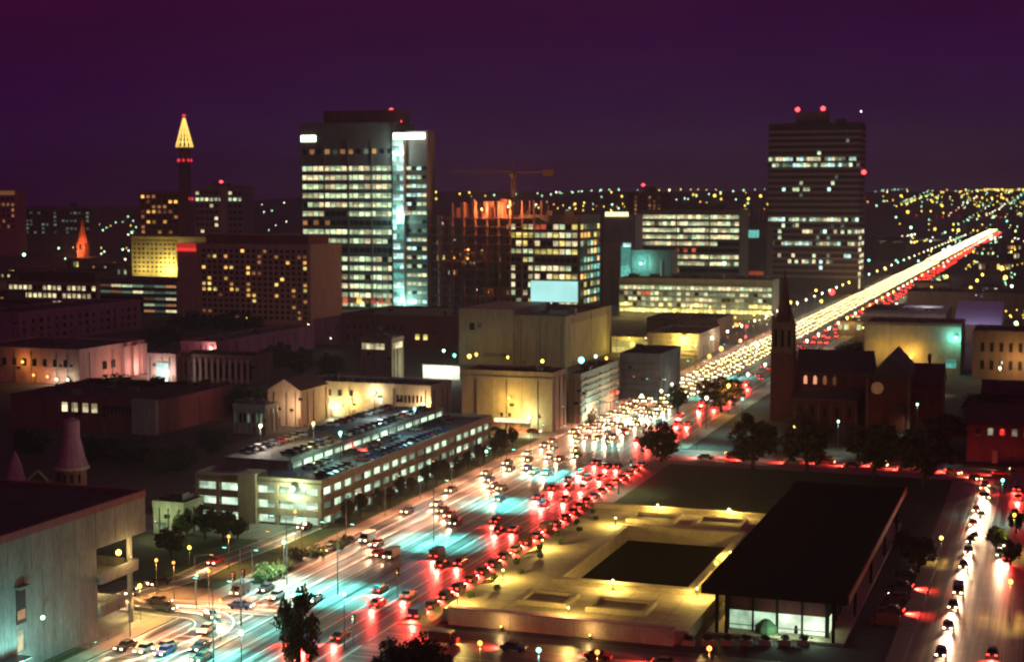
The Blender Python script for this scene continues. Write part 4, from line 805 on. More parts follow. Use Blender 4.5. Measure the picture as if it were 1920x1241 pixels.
for k in range(5): piece('aisle_window', GLASSD, cu, 2.2 + k * 3.9, 3.2 + k * 3.9, -5.06, -5, 2.2, 5.5)
piece('transept_wall', CB, cu, 24.01, 37, -9, 24, 0, 15.5); gable('transept_roof', 23.6, 37.4, -9.4, 24.4, 15.5, 23, False, ROOFT, cu)
t = MB(); t.prism([(1.9 * math.cos(i * math.pi / 8), 1.9 * math.sin(i * math.pi / 8)) for i in range(16)], 0, .15); o = t.build('rose_window', W_DIMO, cu); o.location = (27.2, -9.02, 12.6); o.rotation_euler = (math.pi / 2, 0, 0)
piece('corner_pier', CS, cu, 36.4, 37.3, -9.4, -8.6, 0, 17); piece('corner_pier', CS, cu, 23.7, 24.6, -9.4, -8.6, 0, 17); piece('porch', CB, cu, 31, 36, -14, -9.1, 0, 6); gable('porch_roof', 30.7, 36.3, -14.3, -9, 6, 8.5, False, ROOFT, cu)
piece('chancel_wall', CB, cu, 37.1, 46, 2, 18, 0, 13); sub(piece('chimney', CB, cu, 41, 42, 9, 10, 18, 22), gable('chancel_roof', 37, 46.4, 1.6, 18.4, 13, 19, True, ROOFT, cu))

# ------------------------------------------------------------------ right of the boulevard
r = low('shop_block', 'flat roofed shop block with a wide yellow lit wall behind the church', 1800, 704, 612, 1620, 1828, wall('shop_wall', (.36, .28, .2)), depth=30, roof=ROOFB, vents=4)
fb(r, 'front', 'upper_band', CONC, 0, r.w, r.h * .68, r.h, .02, .5); s = px_s(r, 1712) - r.w; globe(r.root, 'wall_lamp', L_YEL, (s, -2, r.h * .35), .75)
point(r.root, (s, -4, r.h * .4), (1, .62, .10), 3600, .5); point(r.root, (-r.w * .8, -6, r.h * .5), (1, .62, .10), 1600, .5)
for py_ in (635, 682): z = px_z(r, 1790, py_); fb(r, 'front', 'teal_window', W_TEAL, px_s(r, 1778), px_s(r, 1797), z - 1.8, z + 1.8, .05, .2)
globe(r.root, 'teal_lamp', L_TEAL, (px_s(r, 1796) - r.w, -1.6, px_z(r, 1796, 632)), .7); point(r.root, (px_s(r, 1796) - r.w, -3, px_z(r, 1796, 634)), (.2, 1, .8), 3000, .4)
r = low('long_shed', 'long low shed with a pale strip roof beside the boulevard', 1772, 640, 588, 1618, 1790, BROWN, depth=50, roof=ROOFB); fb(r, 'front', 'eaves_band', CONC, 0, r.w, r.h - 2.4, r.h - .6, .02, .4)
x_, y_ = xy(r.u + 50, r.v - 10); piece('roof_light_panel', plain('pale_sheet', (.55, .52, .55), .5), r.root, -r.w * .6, -r.w * .1, 30, 48, r.h + .3, r.h + .6); point(r.root, (-r.w * .3, 38, r.h + 6), (.9, .9, 1), 2500, .5)
r = low('lilac_roof_house', 'building under a pale lilac sloping roof at the right', 1876, 650, 610, 1786, 1884, BROWN, depth=40, parapet=False)
t = MB(); t.v = [(-r.w, 0, r.h), (0, 0, r.h), (0, 40, r.h + 9), (-r.w, 40, r.h + 9), (-r.w, 40, r.h), (0, 40, r.h)]; t.f = [(0, 1, 2, 3), (4, 3, 2, 5), (0, 3, 4), (1, 5, 2)]; t.m = [0] * 4; t.build('sloping_roof', plain('lilac_sheet', (.42, .38, .55), .6), r.root); point(r.root, (-r.w * .5, -12, r.h + 16), (.75, .72, 1), 12000, 1)
r = low('brown_tower', 'dark brown block with a few lights right of the banded tower', 1698, 556, 446, 1640, 1704, wall('brown_dark', (.12, .06, .06)), depth=24, u0=1800, cat='apartment block')
facade(r, 'front', 1, r.w - 1, 20, r.h - 2, 9, 9, lambda f, k: W_CREAM if R() < .07 else None, .6, .5, MAROON, MAROON)
r = low('lit_row', 'pale long row of small lit windows near the far end of the boulevard', 1786, 480, 448, 1704, 1790, wall('slate', (.16, .16, .17)), u0=2600, depth=20, cat='office block'); facade(r, 'front', 1, r.w - 1, 2, r.h - 1, 3, 16, lambda f, k: pick(W_CREAM, W_DIMG) if R() < (.9 if f == 1 else .45) else None, .8, .5, wall('slate', (.16, .16, .17)), None)
r = low('brick_hall', 'brown brick hall at the right edge with a dim arch', 1985, 715, 628, 1822, 1995, BROWN, depth=30, vents=3); point(r.root, (-r.w * .45, -7, 8), (1, .62, .2), 5000, .4); facade(r, 'front', 2, r.w - 2, 2, r.h - 2, 2, 8, lambda f, k: None, .4, .5)
r = low('garage_hall', 'low brown hall with orange lights on its roof edge right of the boulevard', 1930, 600, 553, 1700, 1940, BROWN, depth=40, roof=ROOFB)
r = low('villa', 'dark red villa with pale window frames at the right edge', 1975, 872, 800, 1812, 1980, MAROON, depth=14, roof=ROOFT, parapet=False); gable('hipped_roof', -r.w - .5, .5, -.6, 14.6, r.h + .15, r.h + 5, True, ROOFT, r.root)
for k in range(6): s = r.w * (.1 + .14 * k); sub(fb(r, 'front', 'window_sill', CREAM, s - .2, s + 1.5, r.h - 3.3, r.h - 3.02, 0, .3), fb(r, 'front', 'window', W_DIMG if k in (1, 3, 4) else GLASSD, s, s + 1.3, r.h - 3, r.h - 1.2, 0, .08))
fb(r, 'front', 'porch', PINK, r.w * .3, r.w * .36, 0, 3.4, .05, 2)
r = low('villa', 'low dark villa behind the dark trees at far right', 1990, 800, 745, 1840, 1994, MAROON, depth=14, roof=ROOFT, parapet=False); gable('hipped_roof', -r.w - .5, .5, -.6, 14.6, r.h + .15, r.h + 4, True, ROOFT, r.root)

# scattered low blocks filling the city floor
spots = []
KEEP = [(ground(*q), m) for q, m in (((600, 600), 60), ((1060, 690), 50), ((900, 590), 70), ((1520, 560), 90), ((1300, 600), 90))]
n = 0
GM = [wall('block_a', (.13, .08, .09)), wall('block_b', (.18, .13, .11)), wall('block_c', (.11, .10, .11)), MAROON, BROWN]
for i in range(400):
    if n >= 110: break
    u = 640 + 1600 * R() ** 1.2; v = -900 + 1250 * R()
    if VL - 25 < v < VR + 20: continue
    w_, d_, h_ = 16 + 26 * R(), 14 + 22 * R(), 6 + 9 * R()
    x, y = xy(u, v)
    if abs(x / y) > .36: continue
    if (700 < u < 1130 and -520 < v < -145) or (u < 820 and -500 < v < VL): continue
    if u < 760 and v > VR: continue
    if any((u - q[0]) ** 2 + (v - q[1]) ** 2 < 34 ** 2 for q in spots): continue
    spots.append((u, v)); n += 1
    bmat = random.choice(GM); bcol = {'block_a': 'dull mauve', 'block_b': 'olive brown', 'block_c': 'grey', 'maroon_render': 'maroon', 'brown_brick': 'brown'}[bmat.name]; px_ = 960 + FPX * x / y
    blab = '%s %s building %s' % ('wide' if w_ > 30 else 'narrow' if w_ < 23 else 'square', bcol, ('far left under the skyline' if px_ < 240 else 'behind the hotel' if px_ < 560 else 'behind the floodlit tower' if px_ < 830 else 'behind the unfinished block' if px_ < 1130 else 'behind the wide office' if px_ < 1430 else 'behind the banded tower' if px_ < 1640 else 'at the far right') + (', near the skyline' if u > 1500 else ', in the middle city' if u > 1000 else ', on this side'))
    o = empty('low_building', (x, y, terrain(x, y)), -A, blab, 'building', 'low dark buildings across the middle city')
    piece('wall', bmat, o, -w_, 0, 0, d_, -1, h_); piece('roof', ROOFD, o, -w_ - .2, .2, -.2, d_ + .2, h_, h_ + .6)
    k = 0
    while k < w_ - 3:
        if R() < .5: piece('window', pick(W_CREAM, W_GREEN, W_YEL, W_DIMO, W_DIMG, W_AMBER, GLASSD, GLASSD), o, -w_ + k + .6, -w_ + k + 2.6, -.08, 0, h_ * .45, h_ * .8)
        k += 3.2
print('structures done', len(bpy.data.objects))

# ------------------------------------------------------------------ trees and shrubs
LEAFM = {}
def leafmat(name, c):
    m, n, b, o = nodes_of(name); g = n.nodes.new('ShaderNodeNewGeometry')
    mr = n.nodes.new('ShaderNodeMapRange'); mr.inputs[3].default_value = .45; mr.inputs[4].default_value = 1.7; n.links.new(g.outputs['Random Per Island'], mr.inputs[0])
    mu = n.nodes.new('ShaderNodeVectorMath'); mu.operation = 'SCALE'; mu.inputs[0].default_value = c; n.links.new(mr.outputs[0], mu.inputs['Scale']); n.links.new(mu.outputs[0], b.inputs['Base Color'])
    b.inputs['Roughness'].default_value = .7; return m
LG = leafmat('green_leaves', (.045, .085, .022)); LD = leafmat('dark_leaves', (.03, .04, .02)); LR = leafmat('reddish_leaves', (.06, .03, .018))
BARK = wall('bark', (.06, .045, .035), .9, .4, 2)
def leaf_mesh(name, mat, n, clumps, leaf, shape='round', seed=1):
    rnd = random.Random(seed); cs = []
    for i in range(clumps):
        while 1:
            p = Vector((rnd.uniform(-1, 1), rnd.uniform(-1, 1), rnd.uniform(-1, 1)))
            if p.length < 1 and p.length > .25: break
        if shape == 'cone': h = (p.z + 1) / 2; p.x *= 1.05 - .9 * h; p.y *= 1.05 - .9 * h
        cs.append((p * .82, rnd.uniform(.14, .34)))
    b = MB()
    for i in range(n):
        c, rad = rnd.choice(cs); d = Vector((rnd.gauss(0, 1), rnd.gauss(0, 1), rnd.gauss(0, 1))).normalized() * rad * rnd.uniform(.5, 1)
        p = c + d; a = Vector((rnd.gauss(0, 1), rnd.gauss(0, 1), rnd.gauss(0, 1))).normalized(); q = a.orthogonal().normalized(); w = a.cross(q); s = leaf * rnd.uniform(.6, 1.3)
        b.face([p - q * s, p + w * s * .6, p + q * s, p - w * s * .6])
    return b.mesh(name, mat)
CROWNS = {}
def crown(mat, shape, k):
    key = (mat.name, shape, k)
    if key not in CROWNS: CROWNS[key] = leaf_mesh('crown_leaves', mat, 2600 if shape != 'sparse' else 900, 46 if shape != 'sparse' else 26, .085, 'cone' if shape != 'round' else 'round', 11 + k * 7 + len(shape))
    return CROWNS[key]
TRUNKS = {}
def trunk_mesh(k):
    if k not in TRUNKS:
        rnd = random.Random(k); b = MB(); b.tube((0, 0, 0), (.02, .01, .5), .035, .024, 7); b.tube((.02, .01, .5), (0, 0, .85), .024, .008, 6)
        for i in range(7): a_ = i * 2.4 + rnd.random(); z = .3 + .06 * i; b.tube((0, 0, z), (.3 * math.cos(a_), .3 * math.sin(a_), z + .2), .014, .004, 5)
        TRUNKS[k] = b.mesh('trunk', BARK)
    return TRUNKS[k]
def tree(name, label, x, y, h, rad, mat=LD, shape='round', low_=.25, z=0, group=None, cat='tree', rz=None):
    k = random.randrange(3); o = empty(name, (x, y, z), (R() * 6.28) if rz is None else rz, label, cat, group)
    link('trunk', trunk_mesh(k), o, scale=(h * 1.1, h * 1.1, h)); ch = h * (1 - low_) / 2
    link('crown', crown(mat, shape, k), o, (0, 0, h * low_ + ch), 0, (rad, rad, ch * 1.12)); return o
for px_, pb, pt, w_, lab in ((1412, 880, 775, 52, 'dark tree on the lawn edge, leftmost of four behind the black pavilion'), (1512, 888, 772, 56, 'dark tree on the lawn edge, second from the left behind the black pavilion'),
                             (1638, 900, 785, 60, 'dark square crowned tree on the lawn edge, third from the left'), (1732, 915, 795, 66, 'broad dark tree at the right end of the lawn, before the side street')):
    u, v = ground(px_, pb); h = on_u(px_, pt, u)[1]; x, y = xy(u, v); tree('lawn_tree', lab, x, y, h, w_ * y / FPX, LR, 'round', .2, .1)
for px_, pb, pt, w_, m, lab in ((1240, 866, 790, 42, LD, 'bushy dark tree on the boulevard corner of the lawn'), (1352, 772, 705, 52, LR, 'wide dark tree beside the boulevard left of the church'), (1270, 775, 722, 20, LD, 'small tree between boulevard lanes and the wide dark tree'),
                             (560, 1262, 1100, 46, LG, 'tall ragged tree standing alone in front of the bright road at lower left'), (1600, 690, 640, 40, LR, 'dark tree rising behind the church nave'), (1850, 800, 735, 62, LR, 'large dark red tree in front of the villas'), (1770, 845, 770, 52, LR, 'dark tree between the lawn trees and the villa'), (1900, 690, 650, 40, LR, 'dark tree in front of the brown hall at the right edge'),
                             (1722, 1075, 1002, 36, LR, 'dark round tree right of the black pavilion'), (1690, 1040, 990, 22, LR, 'smaller dark tree between the pavilion and the yellow lit lawn'),
                             (1868, 1035, 985, 24, LG, 'lamplit tree on the bare ground at the right edge'), (1895, 1060, 1010, 22, LG, 'smaller lamplit tree at the far right edge'), (1905, 1000, 950, 18, LD, 'dim tree at the right edge below the cross street'),
                             (940, 850, 800, 16, LD, 'dark small tree at the far end of the car park'), (320, 1042, 985, 34, LD, 'dark tree beside the near concrete block'), (385, 1012, 945, 30, LG, 'leftmost bushy green tree in front of the car park'), (418, 1015, 955, 30, LG, 'rounder green tree in front of the car park stair'), (350, 1005, 955, 26, LG, 'green tree beside the small green lit house'), (446, 1010, 968, 22, LD, 'low dark tree under the car park stair'), (300, 890, 850, 22, LG, 'faint green tree between the turrets and the car park')):
    u, v = ground(px_, pb); h = on_u(px_, pt, u)[1]; x, y = xy(u, v); tree('street_tree', lab, x, y, h, w_ * y / FPX, m, 'round', .12 if px_ in (560, 1240) else .2)
    
for i in range(16):      # trees along the car park flank
    u = 303 + i * 7.2 + R() * 2; v = -145.6 + R() * 1.2; x, y = xy(u, v)
    tree('flank_tree', 'slim young tree in the row along the lit side of the car park, %s' % ('near end', 'nearer middle', 'farther middle', 'far end')[i // 4], x, y, 4.6 + 2.6 * R(), 1.3 + .7 * R(), LD, 'round', .3, .2, 'slim trees along the car park')
for i, (px_, py_, h, rad) in enumerate(((505, 1085, 3.4, 3.0), (530, 1072, 3.0, 2.6), (560, 1050, 3.0, 2.8), (595, 1042, 2.4, 2.4), (630, 1030, 2.2, 2.2), (490, 1092, 2.6, 1.8), (650, 1015, 1.6, 1.8))):
    u, v = ground(px_, py_); x, y = xy(u, v); o = empty('shrub', (x, y, .1), R() * 6, 'dark shrub beside the bright left edge of the boulevard, ' + ('lower end of the clump' if i in (0, 1, 5) else 'upper end of the clump' if i in (4, 6) else 'middle of the clump'), 'shrub', 'shrubs beside the boulevard'); link('foliage', crown(LG, 'round', i % 3), o, (0, 0, h * .45), 0, (rad, rad, h * .55)); link('stem', trunk_mesh(i % 3), o, scale=(h, h, h * .8))
# trees on dark roofscape (left middle)
TL_ = iter(('behind the long warehouse roof, left of centre', 'behind the long warehouse roof', 'behind the warehouse at its right end', 'above the grey green shed', 'behind the left end of the warehouse', 'at the foot of the hotel, left', 'at the foot of the hotel, right', 'between hotel and pink terrace', 'behind the pilastered block', 'right of the pilastered block', 'left of the short lit tower', 'against the short lit tower', 'right of the stepped turret', 'between turret and car park', 'close to the car park corner', 'above the pointed turret', 'behind the stepped turret', 'beside the depot', 'beside the beige corner block', 'before the striped block'))
for px_, pb, pt, w_ in ((200, 770, 702, 90), (300, 775, 708, 95), (400, 775, 712, 80), (460, 780, 720, 55), (120, 752, 715, 60), (360, 620, 585, 60), (430, 625, 582, 60), (300, 650, 610, 55), (480, 640, 590, 30), (520, 690, 640, 40), (560, 700, 650, 40), (620, 705, 660, 40), (240, 872, 815, 70), (330, 880, 830, 60), (400, 850, 800, 45), (60, 850, 800, 50), (180, 860, 815, 50), (700, 650, 640, 10), (880, 800, 760, 14), (1110, 800, 765, 12)):
    u, v = ground(px_, pb); h = max(4, on_u(px_, pt, u)[1]); x, y = xy(u, v); tree('dark_tree', 'almost black tree ' + next(TL_), x, y, h, w_ * y / FPX * .8, LD, 'round', .05, 0, 'dark trees between the left roofs')
# rounded crown at the very bottom of the picture
u, v = ground(766, 1262); x, y = xy(176, -96); o = empty('round_tree', (x, y, 0), 0, 'smooth dark rounded tree top cut by the bottom edge', 'tree')
cxy = on_u(766, 1262, 176)
o.location = (*xy(176, cxy[0]), 0); zt = on_u(766, 1192, 176)[1]
link('crown', leaf_mesh('crown_leaves', LD, 9000, 160, .05, 'round', 5), o, (0, 0, zt - 5.2), 0, (6.0, 6.0, 5.6)); link('trunk', trunk_mesh(1), o, scale=(14, 14, zt * .8))

# ------------------------------------------------------------------ lamps
GL = {'Y': (L_YEL, (1, .68, .15)), 'G': (L_GRN, (.7, 1, .7)), 'W': (L_WHT, (1, .9, .65)), 'T': (L_TEAL, (.3, 1, .85)), 'R': (L_RED, (1, .08, .06)), 'O': (L_ORG, (1, .42, .12))}
GN = {'Y': 'yellow', 'G': 'pale green', 'W': 'white', 'T': 'teal', 'R': 'red', 'O': 'orange'}
LMESH = {}
def lampmeshes(c):
    if c not in LMESH:
        b = MB(); b.tube((0, 0, 0), (0, 0, 1), .012, .008, 6); pm = b.mesh('lamp_post', METAL); b = MB(); b.lathe([(.3, -1), (.85, -.55), (1, 0), (.85, .55), (.3, 1)], 8); LMESH[c] = (pm, b.mesh('lamp_globe', GL[c][0]))
    return LMESH[c]
def lamp(x, y, z0, h, c, rad, label, group, e=0, name='street_lamp', off=0):
    pm, gm = lampmeshes(c); o = empty(name, (x, y, z0), 0, label, 'street lamp', group)
    link('post', pm, o, scale=(h, h, h - rad)); link('globe', gm, o, (0, 0, h), 0, (rad, rad, rad))
    if e and group: point(o, (0, 0, h - rad - .35), GL[c][1], e, .25, False)
    elif e:
        l = bpy.data.lights.new('bulb_or_wash_light', 'SPOT'); l.color = GL[c][1]; l.energy = e; l.spot_size = math.radians(125); l.spot_blend = .7; l.shadow_soft_size = .3
        q = bpy.data.objects.new('bulb_or_wash_light', l); COL.objects.link(q); q.parent = o; q.location = (0, 0, h - rad - .3)
    return o
# conspicuous lamps one by one: pixel of the globe, colour, height, energy
near = [(1572, 790, 'G', 9, 3500), (1720, 758, 'G', 9, 3500), (1765, 1008, 'Y', 5, 1600), (1343, 1055, 'Y', 5, 900), (262, 1098, 'Y', 6, 5000), (1330, 1215, 'O', 6, 5500), (1120, 1222, 'O', 6, 5500), (900, 1205, 'O', 6, 5500), (1902, 965, 'Y', 8, 5000), (1895, 1090, 'Y', 7, 4000), (1010, 1218, 'T', 8, 7000), (1880, 900, 'T', 9, 6000), (912, 846, 'G', 8, 1500), (355, 1026, 'Y', 5, 700), (368, 1080, 'G', 6, 1600), (532, 1016, 'G', 7, 2600), (452, 1186, 'G', 8, 3000), (645, 1113, 'T', 9, 4500), (138, 1147, 'G', 0, 0), (1490, 800, 'Y', 6, 500),
        (1308, 772, 'T', 11, 20000), (1392, 748, 'T', 11, 6000), (1160, 835, 'G', 12, 7000), (1470, 712, 'O', 5, 0), (1750, 705, 'W', 7, 3000), (1722, 712, 'Y', 7, 3500), (1660, 700, 'Y', 6, 0)]
for i, (px_, py_, c, h, e) in enumerate(near):
    if not h: continue
    u, v = ground(px_, py_, h); x, y = xy(u, v); ref = ['behind the lawn trees', 'behind the church', 'on the small lawn right of the black pavilion', 'beside the gallery steps', 'over the yellow bend of the drive', 'on the front street before the gallery', 'on the front street below the terrace', 'on the front street at its boulevard end', 'at the right edge above the bare ground', 'among the lit trees at the right edge', 'on the near pavement of the front street', 'on the cross street at the far right', 'in the trees by the car park', 'by the near concrete block', 'on the bend of the drive', 'in front of the car park', 'on the lower drive', 'over the lower boulevard', '', 'among the church trees', 'lighting the corner tree', 'beside the church front', 'over the boulevard crossing', 'at the church door', 'right of the church, nearer the shops', 'just right of the church', 'under the shop wall'][i]
    lamp(x, y, 0, h, c, .38, 'single %s street lamp %s' % (GN[c], ref), None, e)
def zone(u): return 'at the bottom edge' if u < 235 else 'above the lone ragged tree' if u < 275 else 'by the near parking deck corner' if u < 315 else 'beside the parking deck' if u < 360 else 'by the far parking deck corner' if u < 405 else 'in the crossing' if u < 445 else 'just beyond the crossing' if u < 480 else 'farther beyond the crossing'
# tall lamps over the boulevard: bluish mercury light in pools
def mast(u, v, label, e=26000, c=(.14, .95, .85), h=13, arm=3):
    x, y = xy(u, v); o = empty('boulevard_lamp', (x, y, 0), -A, label, 'street lamp', 'tall lamps over the boulevard')
    t = MB(); t.tube((0, 0, 0), (0, 0, h), .13, .07, 8); t.tube((0, 0, h), (arm, 0, h + .4), .06, .05, 6); t.tube((0, 0, h), (-arm, 0, h + .4), .06, .05, 6); t.build('post', METAL, o)
    for s in (-1, 1):
        sub(piece('lens', MATS['teal_globe'], o, s * arm - .3, s * arm + .3, -.14, .14, h + .2, h + .31), piece('lamp_head', METAL, o, s * arm - .4, s * arm + .4, -.18, .18, h + .32, h + .5))
        l = bpy.data.lights.new('bulb_or_wash_light', 'SPOT'); l.color = c; l.energy = e; l.spot_size = math.radians(88); l.spot_blend = .8; l.shadow_soft_size = .3
        q = bpy.data.objects.new('bulb_or_wash_light', l); COL.objects.link(q); q.parent = o; q.location = (s * arm, 0, h + .1)
    return o
for u, v in ((206, -121.6), (250, -121.6), (296, -121.6), (338, -121.6), (378, -121.6), (428, -121.6), (486, -121.6), (545, -121.6), (610, -121.6)):
    mast(u, v, 'tall twin armed lamp on the boulevard median ' + ('at the bottom edge' if u < 240 else zone(u)) + (', farthest' if u > 600 else ', second farthest' if u > 540 else ', nearest there' if u > 445 else ''), 52000 if u < 420 else 20000)
for k in range(33):  # lamps added to tint the lanes salmon in place of light trails
    u = 214 + k * 20.5; x, y = xy(u, -141.9); o = empty('added_kerb_lamp', (x, y, .1), -A, 'slim kerb lamp added for warm pink light, ' + ('at the bottom edge' if u < 245 else 'before the car park' if u < 300 else 'beside the car park' if u < 405 else 'past the crossing' if u < 560 else 'level with the church' if u < 720 else 'farthest stretch'), 'street lamp', 'added warm lamps along the left kerb')
    t = MB(); t.tube((0, 0, 0), (0, 0, 9), .1, .06, 7); t.tube((0, 0, 9), (3.5, 0, 9.6), .05, .04, 6); t.build('post', METAL, o); sub(piece('lens', L_ORG, o, 3.1, 3.7, -.1, .1, 9.38, 9.46), piece('lamp_head', METAL, o, 3.0, 3.8, -.15, .15, 9.47, 9.62))
    l = bpy.data.lights.new('bulb_or_wash_light', 'SPOT'); l.color = (1, .42, .22); l.energy = 26000; l.spot_size = math.radians(128); l.spot_blend = .8; l.shadow_soft_size = .3
    q = bpy.data.objects.new('bulb_or_wash_light', l); COL.objects.link(q); q.parent = o; q.location = (6.5, 0, 9.3)
mast(252, -133, 'tall twin armed lamp over the brightest patch of the lower boulevard', 42000); mast(226, -128, 'tall twin armed lamp beside the lone ragged tree', 26000)
# lamps along the boulevard into the distance
for side in (-1, 1):
    u = 470
    while u < 2700:
        v = VL - 2.2 if side < 0 else VR + 2.2; x, y = xy(u, v); c = 'W' if R() < .6 else pick('Y', 'G')
        lamp(x, y, terrain(x, y), 10, c, .42 + u * .00022, 'small bright lamp on the %s kerb of the far boulevard, %s' % ('left' if side < 0 else 'right', 'before the church spire' if u < 700 else 'past the spire' if u < 950 else 'before the banded tower' if u < 1250 else 'past the banded tower' if u < 1700 else 'near the skyline'), 'lamps along the far boulevard', (5200 if u < 1500 else 0) if side < 0 or u % 3 < 2 else 2500); u += 34 if u < 1200 else 60
# other lamps of the city, by the pixel of the glow
dots = '''90 456 Y 1.7|170 460 Y 1.6|45 478 G 1.5|110 466 G 1.0|125 460 Y 1.0|170 513 G 1.2|15 535 T 1.6|240 407 G 1|247 436 G 1.3|230 468 G .9|193 432 G .8|190 476 W .8|235 487 W .8|10 457 Y 1|60 453 W .7|462 440 G 1.2|495 398 G .8|510 396 G .7|440 412 G .7|416 420 G .8|395 420 Y .7
817 361 Y 1.3|862 364 Y .9|880 362 Y 1.1|910 368 Y .9|1005 384 W 1|1043 361 W 1|1072 360 G .8|1078 383 Y 1.5|1064 397 W 1.7|1146 361 Y 1|1166 369 Y 1.2|1128 370 G .8|1112 383 G .8|1255 357 W 1|1268 375 G .8|1300 366 Y 1.4|1290 374 G .8|1340 368 Y 1.8|1352 374 Y 1.4|1313 379 O .9|1380 375 G .8|1403 374 Y 1.6|1426 368 Y 1.7|1148 385 G 1.2|1160 392 G 1
1450 562 Y 1.2|1482 568 Y 1.2|1560 548 R 2.6|1530 545 Y 1|1660 505 Y 1.3|1680 408 G 1.2|1702 398 Y 1.8|1728 397 Y 1|1745 397 Y 1.1|1753 430 Y 1.6|1708 427 G 1.4|1772 436 G 1|1797 432 Y 1.6|1832 412 G .9|1863 408 G 1.3|1780 465 G 2.4|1795 462 T 2.0|1770 470 G 1.8
1746 540 Y 1.2|1762 527 Y 1.2|1775 519 Y 1.3|1820 540 Y 1.3|1832 526 Y 1.2|1842 516 Y 1.2|1878 503 Y 1.8|1885 521 Y 1.8|1897 537 W 1.2|1774 582 W 1.2|1681 573 W 1.5|1749 588 G 1|1776 555 O 1.1|1765 560 Y 1.2|1868 590 Y 1.5|1905 607 G 1.5|1908 632 Y 1.5|1852 654 O .8|1875 690 W .9|1738 658 G 1.1|1725 662 G .9|1770 500 G 1.0|1600 600 Y 1.4|1615 602 W 1.3|1540 565 Y 1.2
832 659 G 1|852 667 T 1.2|880 668 Y 1.4|893 666 Y 1.1|900 643 Y .8|936 654 Y .9|952 671 Y .9|995 659 Y .9|1017 677 Y 1.1|1057 664 Y .9|1117 668 G 1.2|1117 683 G 1.1|1137 672 O 1|1090 675 T 2.0|1151 678 O .9|1128 703 T .8|1158 735 R 1.0|1230 715 G 1.0|1203 742 G .9|1240 733 W .9|1260 720 W .9|1280 710 W .8|1245 677 O .8|1380 610 O 1.3|1400 612 R 1.2|1388 640 O 1.2|1352 655 O 1.6|1330 668 O 1.4|1398 632 R .9|1420 648 G 1.2|578 609 W .6|463 598 Y .9|614 615 W .6|620 635 W .5
612 577 O .9|655 578 R .9|690 580 O .9|700 577 O .8|760 585 W .8|785 585 W .8'''
nd = 0
def dotzone(a, b):
    if b < 400: return 'on the skyline ' + ('left of the floodlit tower' if a < 600 else 'behind the unfinished block' if a < 1000 else 'left of the red lamp block' if a < 1180 else 'left of the banded tower' if a < 1440 else 'right of the banded tower')
    if a < 300: return 'among the roofs at far left'
    if a < 800: return 'around the hotel and floodlit tower'
    if a < 1100: return 'along the foot of the beige hall'
    if a < 1450: return 'between beige hall and boulevard'
    if a < 1660: return 'along the middle boulevard'
    return 'right of the boulevard, ' + ('near its far end' if b < 480 else 'on the brown hall roof' if b < 570 else 'around the shops')
for line in dots.replace('\n', '|').split('|'):
    q = line.split(); px_, py_, c, s = float(q[0]), float(q[1]), q[2], float(q[3])
    h = 8 if py_ < 560 else 6
    p = at_terrain(px_, py_, h)
    if not p: continue
    if 560 < px_ < 1000 and 560 < py_ < 600: p = xy(ground(600, 640)[0] - 6, on_u(px_, py_, ground(600, 640)[0] - 6)[0])
    x, y = p; z0 = terrain(x, y); rad = s * (.30 + y * .00048)
    e = 0
    if y < 1000: e = 700 * s
    lamp(x, y, z0, h, c, rad, '%s %s lamp %s' % ('big' if s > 1.4 else 'small' if s < 1 else 'round', GN[c], dotzone(px_, py_)), '%s lamps across the city' % GN[c], e); nd += 1
# faint lamps of the far districts: too many and too small to count
for c, n_, (xa, xb, ya, yb), s in (('Y', 180, (1640, 1915, 360, 388), .9), ('G', 140, (1640, 1915, 358, 394), .8), ('Y', 110, (1640, 1915, 392, 480), .7), ('G', 130, (1640, 1915, 392, 480), .7), ('W', 60, (1660, 1900, 400, 470), .7), ('Y', 60, (810, 1440, 358, 398), .8), ('G', 40, (810, 1440, 362, 400), .8), ('G', 50, (5, 260, 400, 500), .7), ('Y', 24, (5, 260, 420, 500), .8), ('W', 30, (170, 560, 400, 480), .6), ('O', 30, (5, 1900, 380, 440), .8), ('Y', 60, (1700, 1915, 480, 600), .6), ('G', 34, (1380, 1915, 500, 600), .5), ('T', 16, (1600, 1900, 400, 560), 1.0), ('R', 16, (1640, 1900, 400, 600), .7), ('Y', 40, (1150, 1450, 580, 606), .6), ('W', 30, (1150, 1430, 600, 660), .4)):
    b = MB()
    for i in range(n_):
        if i % 9 == 0:
            px_ = xa + (xb - xa) * R(); py_ = ya + (yb - ya) * R() ** (1.5 if ya < 380 else 1); p = at_terrain(px_, py_, 8); da = A + random.choice((0, math.pi / 2, math.pi / 2, .5)) + .1 * R(); step = (20 + 30 * R()) * (p[1] / 1800 if p else 1)
        if not p: continue
        x, y = p[0] + math.sin(da) * step * (i % 9) + 8 * R(), p[1] + math.cos(da) * step * (i % 9) + 8 * R()
        if y > 6200: continue
        rad = s * (.30 + y * .00052) * (.55 + .8 * R()); z = terrain(x, y) + 8; b.lathe([(rad * .3, z - rad), (rad, z), (rad * .3, z + rad)], 6, x, y); b.tube((x, y, z - 8), (x, y, z - rad), .08, .08, 3, 1)
    tag(b.build('distant_lights', [GL[c][0], METAL]), 'scattered tiny %s lights of the far districts' % GN[c], 'lights', None, 'stuff')

